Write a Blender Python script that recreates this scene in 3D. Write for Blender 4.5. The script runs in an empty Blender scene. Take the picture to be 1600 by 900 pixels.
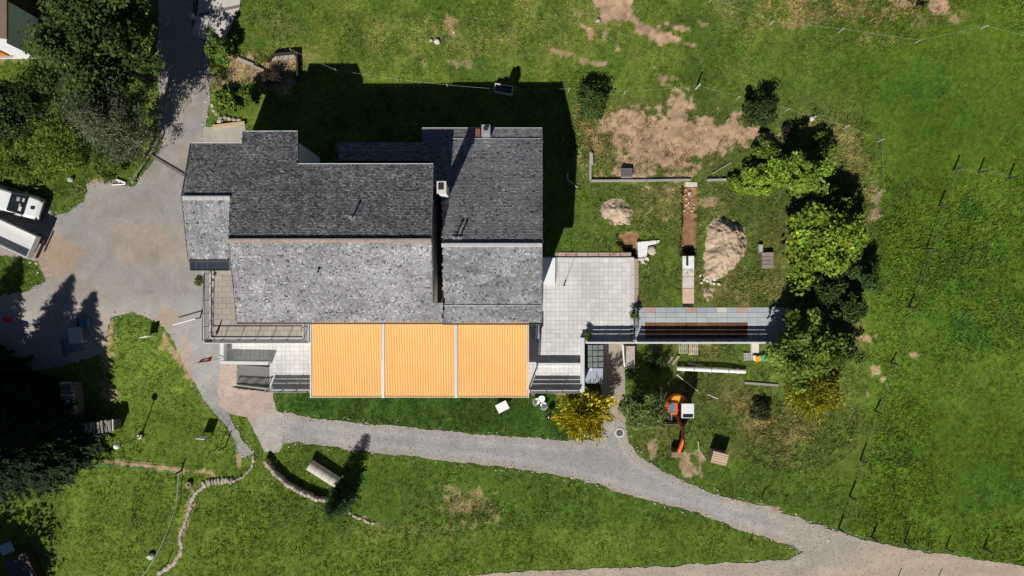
import bpy, math, random
import numpy as np
from mathutils import Vector, Matrix
from mathutils.geometry import delaunay_2d_cdt
R = random.Random(7)
rng = np.random.default_rng(11)
sc = bpy.context.scene
COL = sc.collection

# ------------------------------------------------------------------ camera, sky, sun
F = 1600 * 24 / 36.0          # focal length in photograph pixels
H = 53.333                    # drone height above the upper terrace (20 px per metre there)
cam = bpy.data.cameras.new('drone_camera'); cam.lens = 24; cam.sensor_width = 36; cam.clip_end = 2000
camo = bpy.data.objects.new('drone_camera', cam); COL.objects.link(camo)
camo.location = (0, 0, H); camo.rotation_euler = (0, 0, 0); sc.camera = camo

EL = math.radians(42)
SH = Vector((0.355, 0.935)).normalized()       # direction in which shadows fall
w = bpy.data.worlds.new('World'); sc.world = w; w.use_nodes = True
nt = w.node_tree; bg = nt.nodes['Background']
sky = nt.nodes.new('ShaderNodeTexSky'); sky.sky_type = 'NISHITA'; sky.sun_disc = False
sky.sun_elevation = EL; sky.sun_rotation = math.atan2(-SH.x, -SH.y) % (2 * math.pi)
sky.altitude = 1800; sky.air_density = 0.7; sky.dust_density = 0.1
nt.links.new(sky.outputs[0], bg.inputs[0]); bg.inputs[1].default_value = 0.05
sl = bpy.data.lights.new('sun', 'SUN'); sl.energy = 5.0; sl.angle = math.radians(0.53); sl.color = (1.0, 0.955, 0.89)
slo = bpy.data.objects.new('sun', sl); COL.objects.link(slo); slo.location = (-20, -50, 60)
slo.rotation_euler = Vector((SH.x * math.cos(EL), SH.y * math.cos(EL), -math.sin(EL))).to_track_quat('-Z', 'Y').to_euler()
sc.view_settings.view_transform = 'Standard'; sc.view_settings.look = 'None'
sc.view_settings.exposure = 0.0; sc.view_settings.gamma = 1.0
sc.render.engine = 'CYCLES'
sc.cycles.max_bounces = 6; sc.cycles.diffuse_bounces = 2; sc.cycles.transparent_max_bounces = 6

# ------------------------------------------------------------------ noise and terrain
_tab = np.random.default_rng(5).random((256, 256))
def vnoise(x, y):
    xi = np.floor(x).astype(int); yi = np.floor(y).astype(int)
    fx = x - xi; fy = y - yi
    fx = fx * fx * (3 - 2 * fx); fy = fy * fy * (3 - 2 * fy)
    a = _tab[xi & 255, yi & 255]; b = _tab[(xi + 1) & 255, yi & 255]
    c = _tab[xi & 255, (yi + 1) & 255]; d = _tab[(xi + 1) & 255, (yi + 1) & 255]
    return (a * (1 - fx) + b * fx) * (1 - fy) + (c * (1 - fx) + d * fx) * fy
def fbm(x, y, s, octs=4, seed=0):
    x = np.asarray(x, float) / s + seed * 17.3; y = np.asarray(y, float) / s + seed * 9.7
    v = 0; a = 0.5; t = 0
    for k in range(octs):
        v = v + a * vnoise(x, y); t += a; a *= 0.55; x = x * 2.03 + 5.1; y = y * 2.03 + 3.7
    return v / t                                     # about 0..1, mean 0.5
def ss(a, b, x):
    t = np.clip((np.asarray(x, float) - a) / (b - a), 0, 1); return t * t * (3 - 2 * t)

LOW = -3.0
def terrain(x, y):
    """height of the ground: the upper level is 0, the lower garden and path lie 3 m below the terrace walls"""
    x = np.asarray(x, float); y = np.asarray(y, float)
    west = LOW * (1 - ss(-10.5, -0.5, y))
    east = LOW * (1 - ss(-12.0, 2.0, y))
    low = np.where(x < 0, west * (1 - ss(-22.6, -18, x)) + LOW * ss(-22.6, -18, x),
                   LOW * (1 - ss(17, 25, x)) + east * ss(17, 25, x))
    cut = np.where(x < -18.9, -5.4, np.where(x < 5.6, -7.2, -3.7))
    mid = np.where(y > cut, 0.0, low)
    z = np.where(x < -22.6, west, mid)
    kx = ss(21.6, 23.6, x)
    z = np.where(x > 21.6, z * (1 - kx) + east * kx, z)
    z = z - 0.035 * np.maximum(0, -15 - y) + 0.02 * np.maximum(0, y - 14)
    return z
def tz(x, y): return float(terrain(x, y))
def P(px, py, z):
    """the point at height z that the photograph shows at pixel px, py"""
    return Vector(((px - 800) / F * (H - z), (450 - py) / F * (H - z), z))
def G(px, py, dz=0.0):
    """the ground point shown at a pixel"""
    z = 0.0
    for _ in range(8):
        p = P(px, py, z); z = 0.5 * z + 0.5 * tz(p.x, p.y)
    p = P(px, py, z); return Vector((p.x, p.y, tz(p.x, p.y) + dz))
def plane_pt(px, py, a, b):
    """pixel ray against a roof plane z = a + b*y"""
    u = (px - 800) / F; v = (450 - py) / F
    t = (H - a) / (1 + b * v)
    return Vector((u * t, v * t, H - t))
def pip(xs, ys, poly):
    inside = np.zeros(np.shape(xs), bool); n = len(poly); j = n - 1
    for i in range(n):
        xi, yi = poly[i][0], poly[i][1]; xj, yj = poly[j][0], poly[j][1]
        if yi != yj:
            c = ((yi > ys) != (yj > ys)) & (xs < (xj - xi) * (ys - yi) / (yj - yi) + xi)
            inside ^= c
        j = i
    return inside
def dline(xs, ys, pts):
    d = np.full(np.shape(xs), 1e9)
    for (x0, y0), (x1, y1) in zip(pts[:-1], pts[1:]):
        dx, dy = x1 - x0, y1 - y0; L = dx * dx + dy * dy + 1e-9
        t = np.clip(((xs - x0) * dx + (ys - y0) * dy) / L, 0, 1)
        d = np.minimum(d, np.hypot(xs - x0 - t * dx, ys - y0 - t * dy))
    return d

# ------------------------------------------------------------------ materials
MATS = {}
def mat(name, base=(0.5, 0.5, 0.5), rough=0.85, var=0.12, scale=3.0, ovar=0.0, bump=0.0, bscale=30.0, attr=False,
        spec=0.3, metal=0.0, fine=0.0, fscale=40.0, trans=0.0, coat=0.0):
    if name in MATS: return MATS[name]
    m = bpy.data.materials.new(name); m.use_nodes = True; n = m.node_tree.nodes; l = m.node_tree.links
    bs = n['Principled BSDF']; bs.inputs['Roughness'].default_value = rough; bs.inputs['Metallic'].default_value = metal
    bs.inputs['Specular IOR Level'].default_value = spec
    if coat: bs.inputs['Coat Weight'].default_value = coat
    geo = n.new('ShaderNodeNewGeometry')
    if attr:
        c = n.new('ShaderNodeAttribute'); c.attribute_name = 'Col'; cout = c.outputs['Color']
    else:
        c = n.new('ShaderNodeRGB'); c.outputs[0].default_value = (*base, 1); cout = c.outputs[0]
    def math_(op, a, b):
        q = n.new('ShaderNodeMath'); q.operation = op
        for i, v in enumerate((a, b)):
            if isinstance(v, (int, float)): q.inputs[i].default_value = v
            else: l.new(v, q.inputs[i])
        return q.outputs[0]
    def noise(s, det=4.0):
        q = n.new('ShaderNodeTexNoise'); q.inputs['Scale'].default_value = s; q.inputs['Detail'].default_value = det
        q.inputs['Roughness'].default_value = 0.65; l.new(geo.outputs['Position'], q.inputs['Vector']); return q.outputs[0]
    fac = None
    if var: fac = math_('ADD', math_('MULTIPLY', noise(scale), var * 4), 1 - var * 2)
    if fine:
        f2 = math_('ADD', math_('MULTIPLY', noise(fscale, 2.0), fine * 4), 1 - fine * 2)
        fac = f2 if fac is None else math_('MULTIPLY', fac, f2)
    if ovar:
        oi = n.new('ShaderNodeObjectInfo')
        f3 = math_('ADD', math_('MULTIPLY', oi.outputs['Random'], ovar * 2), 1 - ovar)
        fac = f3 if fac is None else math_('MULTIPLY', fac, f3)
    if fac is not None:
        mx = n.new('ShaderNodeVectorMath'); mx.operation = 'SCALE'
        l.new(cout, mx.inputs[0]); l.new(fac, mx.inputs['Scale']); cout = mx.outputs[0]
    l.new(cout, bs.inputs['Base Color'])
    if bump:
        b = n.new('ShaderNodeBump'); b.inputs['Strength'].default_value = bump; b.inputs['Distance'].default_value = 0.05
        l.new(noise(bscale, 5.0), b.inputs['Height']); l.new(b.outputs[0], bs.inputs['Normal'])
    if trans:
        tr = n.new('ShaderNodeBsdfTranslucent'); l.new(cout, tr.inputs['Color'])
        ms = n.new('ShaderNodeMixShader'); ms.inputs[0].default_value = trans
        out = n['Material Output']; l.new(bs.outputs[0], ms.inputs[1]); l.new(tr.outputs[0], ms.inputs[2]); l.new(ms.outputs[0], out.inputs[0])
    MATS[name] = m; return m

def glass(name, tint, rough=0.05):
    m = mat(name, tint, rough, var=0, spec=0.6); return m

m_white = mat('white_render', (0.74, 0.74, 0.72), 0.9, var=0.05, scale=1.5, fine=0.03)
m_timber_dark = mat('dark_timber', (0.045, 0.03, 0.02), 0.8, var=0.15, scale=5)
m_timber = mat('weathered_timber', (0.27, 0.22, 0.17), 0.85, var=0.18, scale=6, ovar=0.15)
m_timber_pale = mat('pale_timber', (0.55, 0.42, 0.27), 0.8, var=0.12, scale=8, ovar=0.12)
m_timber_grey = mat('grey_timber', (0.34, 0.32, 0.29), 0.85, var=0.18, scale=6, ovar=0.15)
m_metal = mat('zinc', (0.33, 0.34, 0.36), 0.5, var=0.06, metal=0.4)
m_dark = mat('dark_metal', (0.025, 0.027, 0.03), 0.5, var=0.05)
m_black = mat('black_rubber', (0.015, 0.015, 0.016), 0.7, var=0.05)
m_concrete = mat('concrete', (0.42, 0.40, 0.37), 0.95, var=0.12, scale=2.5, fine=0.08, bump=0.2)
m_concrete_pale = mat('pale_concrete', (0.62, 0.57, 0.50), 0.95, var=0.12, scale=3, fine=0.08, bump=0.3)
m_stone = mat('field_stone', (0.38, 0.33, 0.27), 0.95, var=0.15, scale=7, ovar=0.3, fine=0.1, bump=0.4)
m_stone_pink = mat('sandstone', (0.44, 0.36, 0.30), 0.95, var=0.15, scale=7, ovar=0.25, fine=0.1, bump=0.4)
m_shingle = mat('slate_shingle', rough=0.78, var=0.10, scale=1.2, attr=True, spec=0.35, fine=0.12, fscale=14)
m_leaf = mat('foliage', rough=0.7, var=0.0, attr=True, spec=0.15, trans=0.25)
m_needle = mat('needles', rough=0.8, var=0.0, attr=True, spec=0.1, trans=0.1)
m_bark = mat('bark', (0.10, 0.075, 0.055), 0.95, var=0.2, scale=8, bump=0.5)
m_grass = mat('grass_blades', rough=0.7, var=0.0, attr=True, spec=0.25, trans=0.15)
m_ground = mat('meadow_soil', rough=0.95, var=0.10, scale=0.9, attr=True, spec=0.1, fine=0.22, fscale=9, bump=0.7, bscale=14)
m_gravel = mat('gravel', rough=0.95, var=0.05, scale=0.7, attr=True, spec=0.15, fine=0.14, fscale=11, bump=0.5, bscale=22)
m_soil = mat('loose_soil', rough=0.95, var=0.10, scale=2.2, attr=True, spec=0.1, fine=0.12, fscale=14, bump=0.9, bscale=12)
m_plastic_white = mat('white_plastic', (0.80, 0.80, 0.79), 0.45, var=0.02)
m_paint_white = mat('white_paint', (0.78, 0.79, 0.78), 0.3, var=0.03, spec=0.5, coat=0.3)
m_glass = mat('dark_glass', (0.02, 0.026, 0.03), 0.08, var=0, spec=0.7)
m_blue = mat('blue_tarp', (0.07, 0.13, 0.20), 0.5, var=0.15, scale=5)
m_red = mat('red_cloth', (0.55, 0.02, 0.015), 0.7, var=0.08)
m_orange = mat('orange_paint', (0.70, 0.13, 0.02), 0.4, var=0.12, scale=5, spec=0.5)
m_yellow = mat('yellow_paint', (0.80, 0.36, 0.02), 0.4, var=0.1, spec=0.5)

# ------------------------------------------------------------------ mesh helpers
WL = {}
def link(o, parent, wloc):
    COL.objects.link(o)
    if parent is not None:
        o.parent = parent; o.location = wloc - WL[parent.name]
    else:
        o.location = wloc
    WL[o.name] = Vector(wloc)
    return o
def tag(o, label=None, cat=None, group=None, kind=None):
    if label: o['label'] = label
    if cat: o['category'] = cat
    if group: o['group'] = group
    if kind: o['kind'] = kind
    return o
def thing(name, loc, label, cat, group=None):
    o = bpy.data.objects.new(name, None); o.empty_display_size = 0.3
    link(o, None, Vector(loc)); return tag(o, label, cat, group)
def mesh_np(name, V, quads, material, parent=None, cols=None, loc=None, tris=False, smooth=False):
    """mesh from numpy arrays: V (n,3) in world space, quads (m,4) or (m,3)"""
    me = bpy.data.meshes.new(name); V = np.asarray(V, np.float32); Q = np.asarray(quads, np.int32)
    k = Q.shape[1]
    if loc is None: loc = WL[parent.name] if parent is not None else Vector((0, 0, 0))
    V = V - np.array(loc, np.float32)
    me.vertices.add(len(V)); me.vertices.foreach_set('co', V.ravel())
    me.loops.add(Q.size); me.loops.foreach_set('vertex_index', Q.ravel())
    me.polygons.add(len(Q)); me.polygons.foreach_set('loop_start', np.arange(0, Q.size, k, dtype=np.int32))
    me.polygons.foreach_set('loop_total', np.full(len(Q), k, np.int32))
    me.polygons.foreach_set('use_smooth', np.full(len(Q), bool(smooth)))
    me.update(calc_edges=True)
    if cols is not None:
        at = me.color_attributes.new('Col', 'FLOAT_COLOR', 'POINT')
        c = np.ones((len(V), 4), np.float32); c[:, :3] = cols; at.data.foreach_set('color', c.ravel())
    me.materials.append(material)
    o = bpy.data.objects.new(name, me); return link(o, parent, Vector(loc))
class MB:
    def __init__(s, xf=None): s.v = []; s.f = []; s.xf = xf
    def _add(s, vs, fs):
        o = len(s.v)
        for p in vs: s.v.append(tuple(s.xf @ Vector(p)) if s.xf else tuple(p))
        for q in fs: s.f.append(tuple(i + o for i in q))
        return s
    def box(s, c, d, rz=0.0, taper=1.0):
        cx, cy, cz = c; a, b, h = d[0] / 2, d[1] / 2, d[2] / 2; co, si = math.cos(rz), math.sin(rz); vs = []
        for zz, k in ((-h, 1), (h, taper)):
            for (x, y) in ((-a, -b), (a, -b), (a, b), (-a, b)):
                x *= k; y *= k; vs.append((cx + x * co - y * si, cy + x * si + y * co, cz + zz))
        return s._add(vs, [(3, 2, 1, 0), (4, 5, 6, 7), (0, 1, 5, 4), (1, 2, 6, 5), (2, 3, 7, 6), (3, 0, 4, 7)])
    def bar(s, p0, p1, wd, ht):
        p0 = Vector(p0); p1 = Vector(p1); d = (p1 - p0); L = d.length
        if L < 1e-6: return s
        d.normalize(); up = Vector((0, 0, 1)) if abs(d.z) < 0.95 else Vector((0, 1, 0))
        sx = d.cross(up).normalized() * wd / 2; sz = sx.cross(d).normalized() * ht / 2; vs = []
        for p in (p0, p1):
            for a, b in ((-1, -1), (1, -1), (1, 1), (-1, 1)): vs.append(p + sx * a + sz * b)
        return s._add(vs, [(0, 1, 2, 3), (7, 6, 5, 4), (1, 0, 4, 5), (2, 1, 5, 6), (3, 2, 6, 7), (0, 3, 7, 4)])
    def cyl(s, p0, p1, r0, r1=None, n=10, caps=True):
        r1 = r0 if r1 is None else r1; p0 = Vector(p0); p1 = Vector(p1); d = (p1 - p0).normalized()
        up = Vector((0, 0, 1)) if abs(d.z) < 0.95 else Vector((1, 0, 0)); a = d.cross(up).normalized(); b = a.cross(d)
        vs = []
        for p, r in ((p0, r0), (p1, r1)):
            for k in range(n):
                t = 2 * math.pi * k / n; vs.append(p + a * math.cos(t) * r + b * math.sin(t) * r)
        fs = [(k, (k + 1) % n, n + (k + 1) % n, n + k) for k in range(n)]
        if caps: fs += [tuple(range(n - 1, -1, -1)), tuple(range(n, 2 * n))]
        return s._add(vs, fs)
    def tube(s, pts, r, n=6):
        for a, b in zip(pts[:-1], pts[1:]): s.cyl(a, b, r, r, n)
        return s
    def prism(s, poly, z0, z1):
        """poly: list of (x, y); z1 may be a function of x, y"""
        n = len(poly); f0 = z0 if callable(z0) else (lambda x, y: z0); f1 = z1 if callable(z1) else (lambda x, y: z1)
        area = sum(poly[i][0] * poly[(i + 1) % n][1] - poly[(i + 1) % n][0] * poly[i][1] for i in range(n))
        if area < 0: poly = poly[::-1]
        vs = [(p[0], p[1], f0(p[0], p[1])) for p in poly] + [(p[0], p[1], f1(p[0], p[1])) for p in poly]
        fs = [tuple(range(n - 1, -1, -1)), tuple(range(n, 2 * n))] + [(k, (k + 1) % n, n + (k + 1) % n, n + k) for k in range(n)]
        return s._add(vs, fs)
    def extrude_x(s, prof, x0, x1):
        """profile of (y, z) run from x0 to x1"""
        n = len(prof)
        area = sum(prof[i][0] * prof[(i + 1) % n][1] - prof[(i + 1) % n][0] * prof[i][1] for i in range(n))
        if area < 0: prof = prof[::-1]
        vs = [(x0, y, z) for y, z in prof] + [(x1, y, z) for y, z in prof]
        return s._add(vs, [tuple(range(n - 1, -1, -1)), tuple(range(n, 2 * n))] + [(k, (k + 1) % n, n + (k + 1) % n, n + k) for k in range(n)])
    def loft(s, rings, cap=True):
        n = len(rings[0]); vs = [p for r in rings for p in r]; fs = []
        for k in range(len(rings) - 1):
            for i in range(n): fs.append((k * n + i, k * n + (i + 1) % n, (k + 1) * n + (i + 1) % n, (k + 1) * n + i))
        if cap: fs += [tuple(range(n - 1, -1, -1)), tuple(range((len(rings) - 1) * n, len(rings) * n))]
        return s._add(vs, fs)
    def mesh(s, name, material, loc, bevel=0.0, smooth=False):
        me = bpy.data.meshes.new(name); L = Vector(loc)
        me.from_pydata([tuple(Vector(p) - L) for p in s.v], [], s.f); me.materials.append(material)
        if bevel:
            import bmesh
            bm = bmesh.new(); bm.from_mesh(me)
            bmesh.ops.bevel(bm, geom=list(bm.edges), offset=bevel, segments=1, affect='EDGES'); bm.to_mesh(me); bm.free()
        if smooth:
            for p in me.polygons: p.use_smooth = True
        me.update(); return me
    def build(s, name, material, parent=None, loc=None, bevel=0.0, smooth=False):
        if loc is None: loc = WL[parent.name] if parent is not None else Vector((0, 0, 0))
        return link(bpy.data.objects.new(name, s.mesh(name, material, loc, bevel, smooth)), parent, Vector(loc))
def copy_part(proto_mesh, name, parent, wloc, rz=0.0, scale=None, rot=None):
    o = bpy.data.objects.new(name, proto_mesh); link(o, parent, Vector(wloc))
    o.rotation_euler = rot if rot else (0, 0, rz)
    if scale: o.scale = scale
    return o
def frame(loc, rz): return Matrix.Translation(Vector(loc)) @ Matrix.Rotation(rz, 4, 'Z')

# ------------------------------------------------------------------ ground regions (outlines traced in photograph pixels)
YARD = [(250, -40), (304, -40), (302, 25), (299, 53), (345, 74), (326, 95), (331, 130), (323, 190), (319, 228), (300, 240), (330, 300),
        (330, 500), (352, 540), (352, 640), (388, 700), (396, 708), (378, 713), (368, 688), (342, 652), (318, 625), (291, 575),
        (264, 522), (246, 500), (206, 488), (174, 496), (162, 552), (105, 568), (0, 592), (-150, 610), (-150, 470), (0, 462), (44, 455),
        (72, 438), (62, 408), (30, 402), (-150, 380), (-150, 322), (0, 318), (70, 322), (84, 340), (112, 327), (134, 312), (136, 288), (172, 278),
        (192, 290), (212, 290), (241, 248), (253, 222), (250, 190), (246, 90)]
PATH = [(436, 643), (500, 655), (560, 660), (640, 668), (740, 678), (830, 684), (880, 688), (930, 684), (945, 658), (976, 657), (982, 690),
        (1000, 714), (1050, 744), (1110, 770), (1160, 785), (1200, 789), (1216, 800), (1255, 812), (1300, 830), (1270, 868), (1252, 862), (1240, 853),
        (1200, 840), (1150, 825), (1090, 800), (1040, 789), (985, 774), (930, 756), (870, 742), (800, 730), (720, 722), (640, 713),
        (560, 705), (480, 692), (436, 692)]
ROAD = [(1236, 850), (1262, 814), (1300, 828), (1340, 840), (1400, 855), (1480, 867), (1600, 884), (1760, 905), (1760, 1010), (1300, 980), (300, 1010),
        (300, 960), (560, 915), (700, 902), (800, 894), (1000, 886), (1150, 880), (1236, 874), (1254, 862)]
PINK = [(344, 569), (372, 569), (372, 607), (425, 612), (432, 640), (444, 648), (442, 692), (436, 706), (413, 706), (400, 680), (386, 652),
        (360, 648), (342, 632), (341, 612)]
EPATH = [(938, 536), (976, 536), (977, 660), (944, 660), (938, 600)]
RAMP = [(312, -20), (378, -20), (375, 12), (362, 40), (345, 74), (299, 53), (309, 22)]
SLAB = [(318, 199), (384, 197), (384, 240), (318, 240)]
BUILD = [(286, 310), (300, 226), (380, 226), (382, 210), (465, 210), (465, 258), (528, 258), (528, 225), (660, 222), (660, 205), (845, 205),
         (845, 400), (990, 400), (990, 480), (1225, 482), (1225, 532), (912, 534), (940, 536), (940, 600), (908, 610), (420, 610), (420, 604), (372, 604), (372, 566), (346, 566), (320, 534),
         (320, 424), (298, 420)]
# bare earth: (outline, softness, strength)
DIRT = [([(922, -10), (990, -10), (985, 20), (1010, 35), (1045, 50), (1058, 62), (1035, 72), (1000, 55), (985, 40), (960, 34), (945, 32)], 8, 1.0),
        ([(1040, 36), (1082, 40), (1080, 48), (1045, 44)], 6, .9), ([(1090, 32), (1106, 36), (1092, 54)], 5, .7), ([(1065, 68), (1090, 70), (1088, 78)], 5, .6),
        ([(862, 78), (900, 80), (898, 92), (868, 86)], 6, .8), ([(905, 88), (948, 98), (930, 106), (906, 98)], 6, .8), ([(905, 36), (928, 50), (922, 60)], 6, .8),
        ([(893, 15), (912, 20), (905, 28)], 6, .6), ([(938, 48), (948, 52), (945, 62)], 5, .7), ([(955, 60), (972, 66), (965, 78)], 6, .7),
        ([(1025, 108), (1042, 118), (1035, 138), (1025, 130)], 8, .6), ([(696, 22), (712, 28), (708, 55), (698, 35)], 8, .6), ([(700, 95), (738, 100), (730, 108)], 10, .5),
        ([(655, 90), (680, 105), (665, 100)], 8, .5), ([(1385, 0), (1410, -5), (1425, 8), (1410, 12)], 6, 1), ([(1448, 12), (1452, -10), (1486, -10), (1480, 18), (1462, 24)], 6, 1),
        ([(1484, 22), (1497, 24), (1492, 38), (1484, 30)], 6, .6),
        ([(1052, 142), (1070, 150), (1080, 175), (1110, 190), (1150, 185), (1165, 195), (1200, 215), (1180, 222), (1150, 222), (1120, 235), (1085, 245), (1070, 270),
          (1040, 276), (990, 276), (955, 274), (965, 250), (940, 215), (935, 190), (970, 185), (1000, 170), (1040, 170)], 30, 1.0),
        ([(975, 158), (1005, 160), (1000, 178), (978, 172)], 8, .7), ([(1110, 165), (1130, 162), (1125, 178)], 7, .7), ([(1140, 180), (1158, 176), (1155, 190)], 6, .8),
        ([(1038, 290), (1060, 292), (1055, 310), (1042, 305)], 8, .6), ([(1095, 312), (1122, 305), (1115, 325), (1100, 325)], 7, .6), ([(1035, 340), (1048, 338), (1045, 355)], 8, .5),
        ([(1345, 530), (1370, 523), (1362, 538)], 6, .8), ([(1362, 576), (1374, 572), (1376, 585), (1364, 586)], 5, .8), ([(1422, 555), (1440, 552), (1432, 566)], 6, .8),
        ([(1374, 590), (1384, 590), (1380, 596)], 4, .7), ([(1352, 610), (1360, 612), (1357, 624)], 5, .6), ([(1362, 290), (1378, 300), (1370, 350), (1362, 340)], 10, .7),
        ([(1056, 712), (1072, 710), (1088, 738), (1075, 745), (1058, 730)], 10, .8), ([(1090, 700), (1100, 720), (1095, 745)], 7, .6), ([(1008, 680), (1028, 690), (1022, 720), (1015, 716)], 8, .7),
        ([(246, 542), (254, 540), (256, 546), (248, 548)], 4, .7), ([(160, 716), (240, 726), (330, 738), (335, 741), (240, 732), (160, 722)], 6, .8),
        ([(370, 708), (379, 706), (377, 742), (371, 742)], 4, .8), ([(296, 765), (306, 760), (288, 850), (280, 860)], 7, .55), ([(1180, 790), (1215, 788), (1218, 802), (1200, 800)], 6, .9),
        ([(168, 490), (180, 500), (175, 560), (166, 600), (160, 590)], 10, .55), ([(158, 590), (185, 610), (182, 622), (156, 622)], 8, .6), ([(696, 770), (770, 780), (768, 812), (712, 815)], 24, .35),
        ([(340, 75), (400, 96), (466, 84), (468, 130), (440, 142), (350, 135)], 14, .65), ([(130, 282), (185, 275), (190, 300), (140, 312)], 8, .8), ([(545, 800), (588, 815), (592, 820), (570, 815)], 6, .5),
        ([(825, 612), (840, 616), (835, 622)], 6, .5), ([(862, 610), (880, 612), (872, 625)], 6, .6), ([(60, 400), (100, 420), (95, 440), (75, 430)], 12, .7),
        ([(20, 92), (50, 93), (40, 98), (0, 100), (-20, 98)], 5, .5), ([(258, 522), (300, 575), (340, 640), (330, 640), (285, 580), (255, 530)], 6, .6)]
# tall straw-coloured or rough grass: (centre, radii, strength)
STRAW = [((1320, 15), (190, 40), .8), ((1180, 15), (90, 40), .45), ((915, 215), (40, 60), .8), ((1240, 660), (80, 55), .75), ((1190, 640), (60, 50), .5), ((1380, 60), (60, 25), .7), ((1330, 300), (45, 130), .6),
         ((1280, 200), (80, 35), .5), ((1180, 450), (70, 40), .5), ((1105, 545), (60, 20), .5), ((400, 110), (90, 45), .6), ((1330, 500), (25, 60), .6), ((850, 40), (200, 60), .28), ((640, 60), (200, 50), .25),
         ((1060, 330), (150, 60), .35), ((120, 300), (60, 20), .3), ((740, 800), (60, 25), .5), ((430, 40), (60, 40), .3), ((660, 830), (150, 20), .2), ((1000, 215), (110, 60), .4)]
LUSH = [((1390, 120), (160, 60), .4), ((1480, 170), (140, 80), .5), ((1500, 460), (120, 130), .5), ((1520, 330), (40, 30), .7), ((700, 20), (80, 30), .3), ((440, 110), (30, 20), .4), ((760, 110), (40, 30), .4),
        ((1490, 510), (40, 25), .6), ((1550, 610), (60, 50), .4), ((1540, 760), (80, 60), .5), ((230, 790), (35, 40), .35), ((880, 790), (110, 40), .35), ((620, 760), (120, 40), .3), ((1405, 710), (40, 25), .6), ((1110, 320), (30, 40), .4)]
def ell(px, py, c, r, n, amp=0.8):
    d = np.hypot((px - c[0]) / r[0], (py - c[1]) / r[1]); return ss(0.0, 0.55, 1.0 - d + (n - 0.5) * amp)
def ground_masks(px, py):
    n1 = fbm(px, py, 26, 5, 1); n2 = fbm(px, py, 9, 4, 2)
    dirt = np.zeros(px.shape)
    for poly, soft, st in DIRT:
        xs = [p[0] for p in poly]; ys = [p[1] for p in poly]; pad = soft * 2 + 6
        k = (px > min(xs) - pad) & (px < max(xs) + pad) & (py > min(ys) - pad) & (py < max(ys) + pad)
        if not k.any(): continue
        q = pip(px[k], py[k], poly); d = dline(px[k], py[k], poly + poly[:1]) * np.where(q, 1, -1)
        m = ss(-0.25, 0.25, d / soft + (n2[k] - 0.5) * 2.6 + (n1[k] - 0.5) * 1.4 - 0.05) * st
        dirt[k] = np.maximum(dirt[k], m)
    return dirt, n1, n2
def ground_color(px, py):
    dirt, n1, n2 = ground_masks(px, py)
    n0 = fbm(px, py, 120, 4, 3); n3 = fbm(px, py, 3.2, 3, 4); nb = fbm(px, py, 45, 4, 6)
    deep = np.array([0.078, 0.134, 0.019]); sat = np.array([0.080, 0.140, 0.013]); yel = np.array([0.140, 0.196, 0.026]); oli = np.array([0.130, 0.138, 0.038])
    straw = np.array([0.26, 0.20, 0.085]); lush = np.array([0.030, 0.092, 0.012]); brown = np.array([0.42, 0.295, 0.195])
    def lerp(c, d, t): return c * (1 - t[..., None]) + d * t[..., None]
    c = np.broadcast_to(deep, px.shape + (3,)).copy()
    east = ss(-90, 70, px - np.interp(py, [0, 120, 230, 480, 720, 830, 900], [1330, 1340, 1372, 1350, 1340, 1305, 1290]) + (n1 - .5) * 120)
    c = lerp(c, sat, east)
    lw = ss(0, 1, (480 - px) / 120 + (n0 - 0.5)) * ss(470, 560, py); c = lerp(c, yel, lw * 0.45)
    sl_ = ss(0, 1, (py - 800) / 50 + (n1 - 0.5) * 1.6) * (1 - ss(1230, 1280, px)); c = lerp(c, yel, sl_ * 0.38)
    nm = ss(300, 200, py) * (1 - east); c = lerp(c, yel, nm * ss(0.42, 0.68, nb) * 0.75)
    c = lerp(c, oli, nm * ss(0.55, 0.8, n1) * 0.45)
    gd = ss(0, 30, px - 890) * ss(0, 30, 1365 - px) * ss(0, 20, py - 140) * ss(0, 30, 730 - py + (px - 1100) * 0.1)
    c = lerp(c, oli, gd * (0.25 + 0.6 * ss(0.35, 0.7, nb)))
    fl = pip(px, py, [(430, 612), (880, 612), (890, 688), (430, 650)]); c = np.where(fl[..., None], np.array([0.042, 0.090, 0.014]) * (0.85 + 0.3 * n1[..., None]), c)
    for ctr, r, st in LUSH: c = lerp(c, lush, ell(px, py, ctr, r, nb, 1.1) * ss(0.35, 0.6, n1) * st)
    for ctr, r, st in STRAW: c = lerp(c, straw, ell(px, py, ctr, r, nb, 1.1) * ss(0.36, 0.62, n2 * .5 + n1 * .5) * st)
    # mown and trodden streaks, small tone shifts, tussocks
    c = lerp(c, yel * 0.9, ss(0.60, 0.72, n2) * 0.35)
    c = c * (0.74 + 0.54 * n1)[..., None] * (0.80 + 0.40 * n0)[..., None] * np.clip(0.40 + 1.2 * n3 , .5, 1.7)[..., None]
    c = lerp(c, brown * (0.20 + 0.85 * n2 + 0.45 * n3 + 0.25 * n1)[..., None] * np.array([1, 0.98, 0.95]), dirt)
    return c, dirt
def to_px(x, y, z): return 800 + x / (H - z) * F, 450 - y / (H - z) * F

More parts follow.
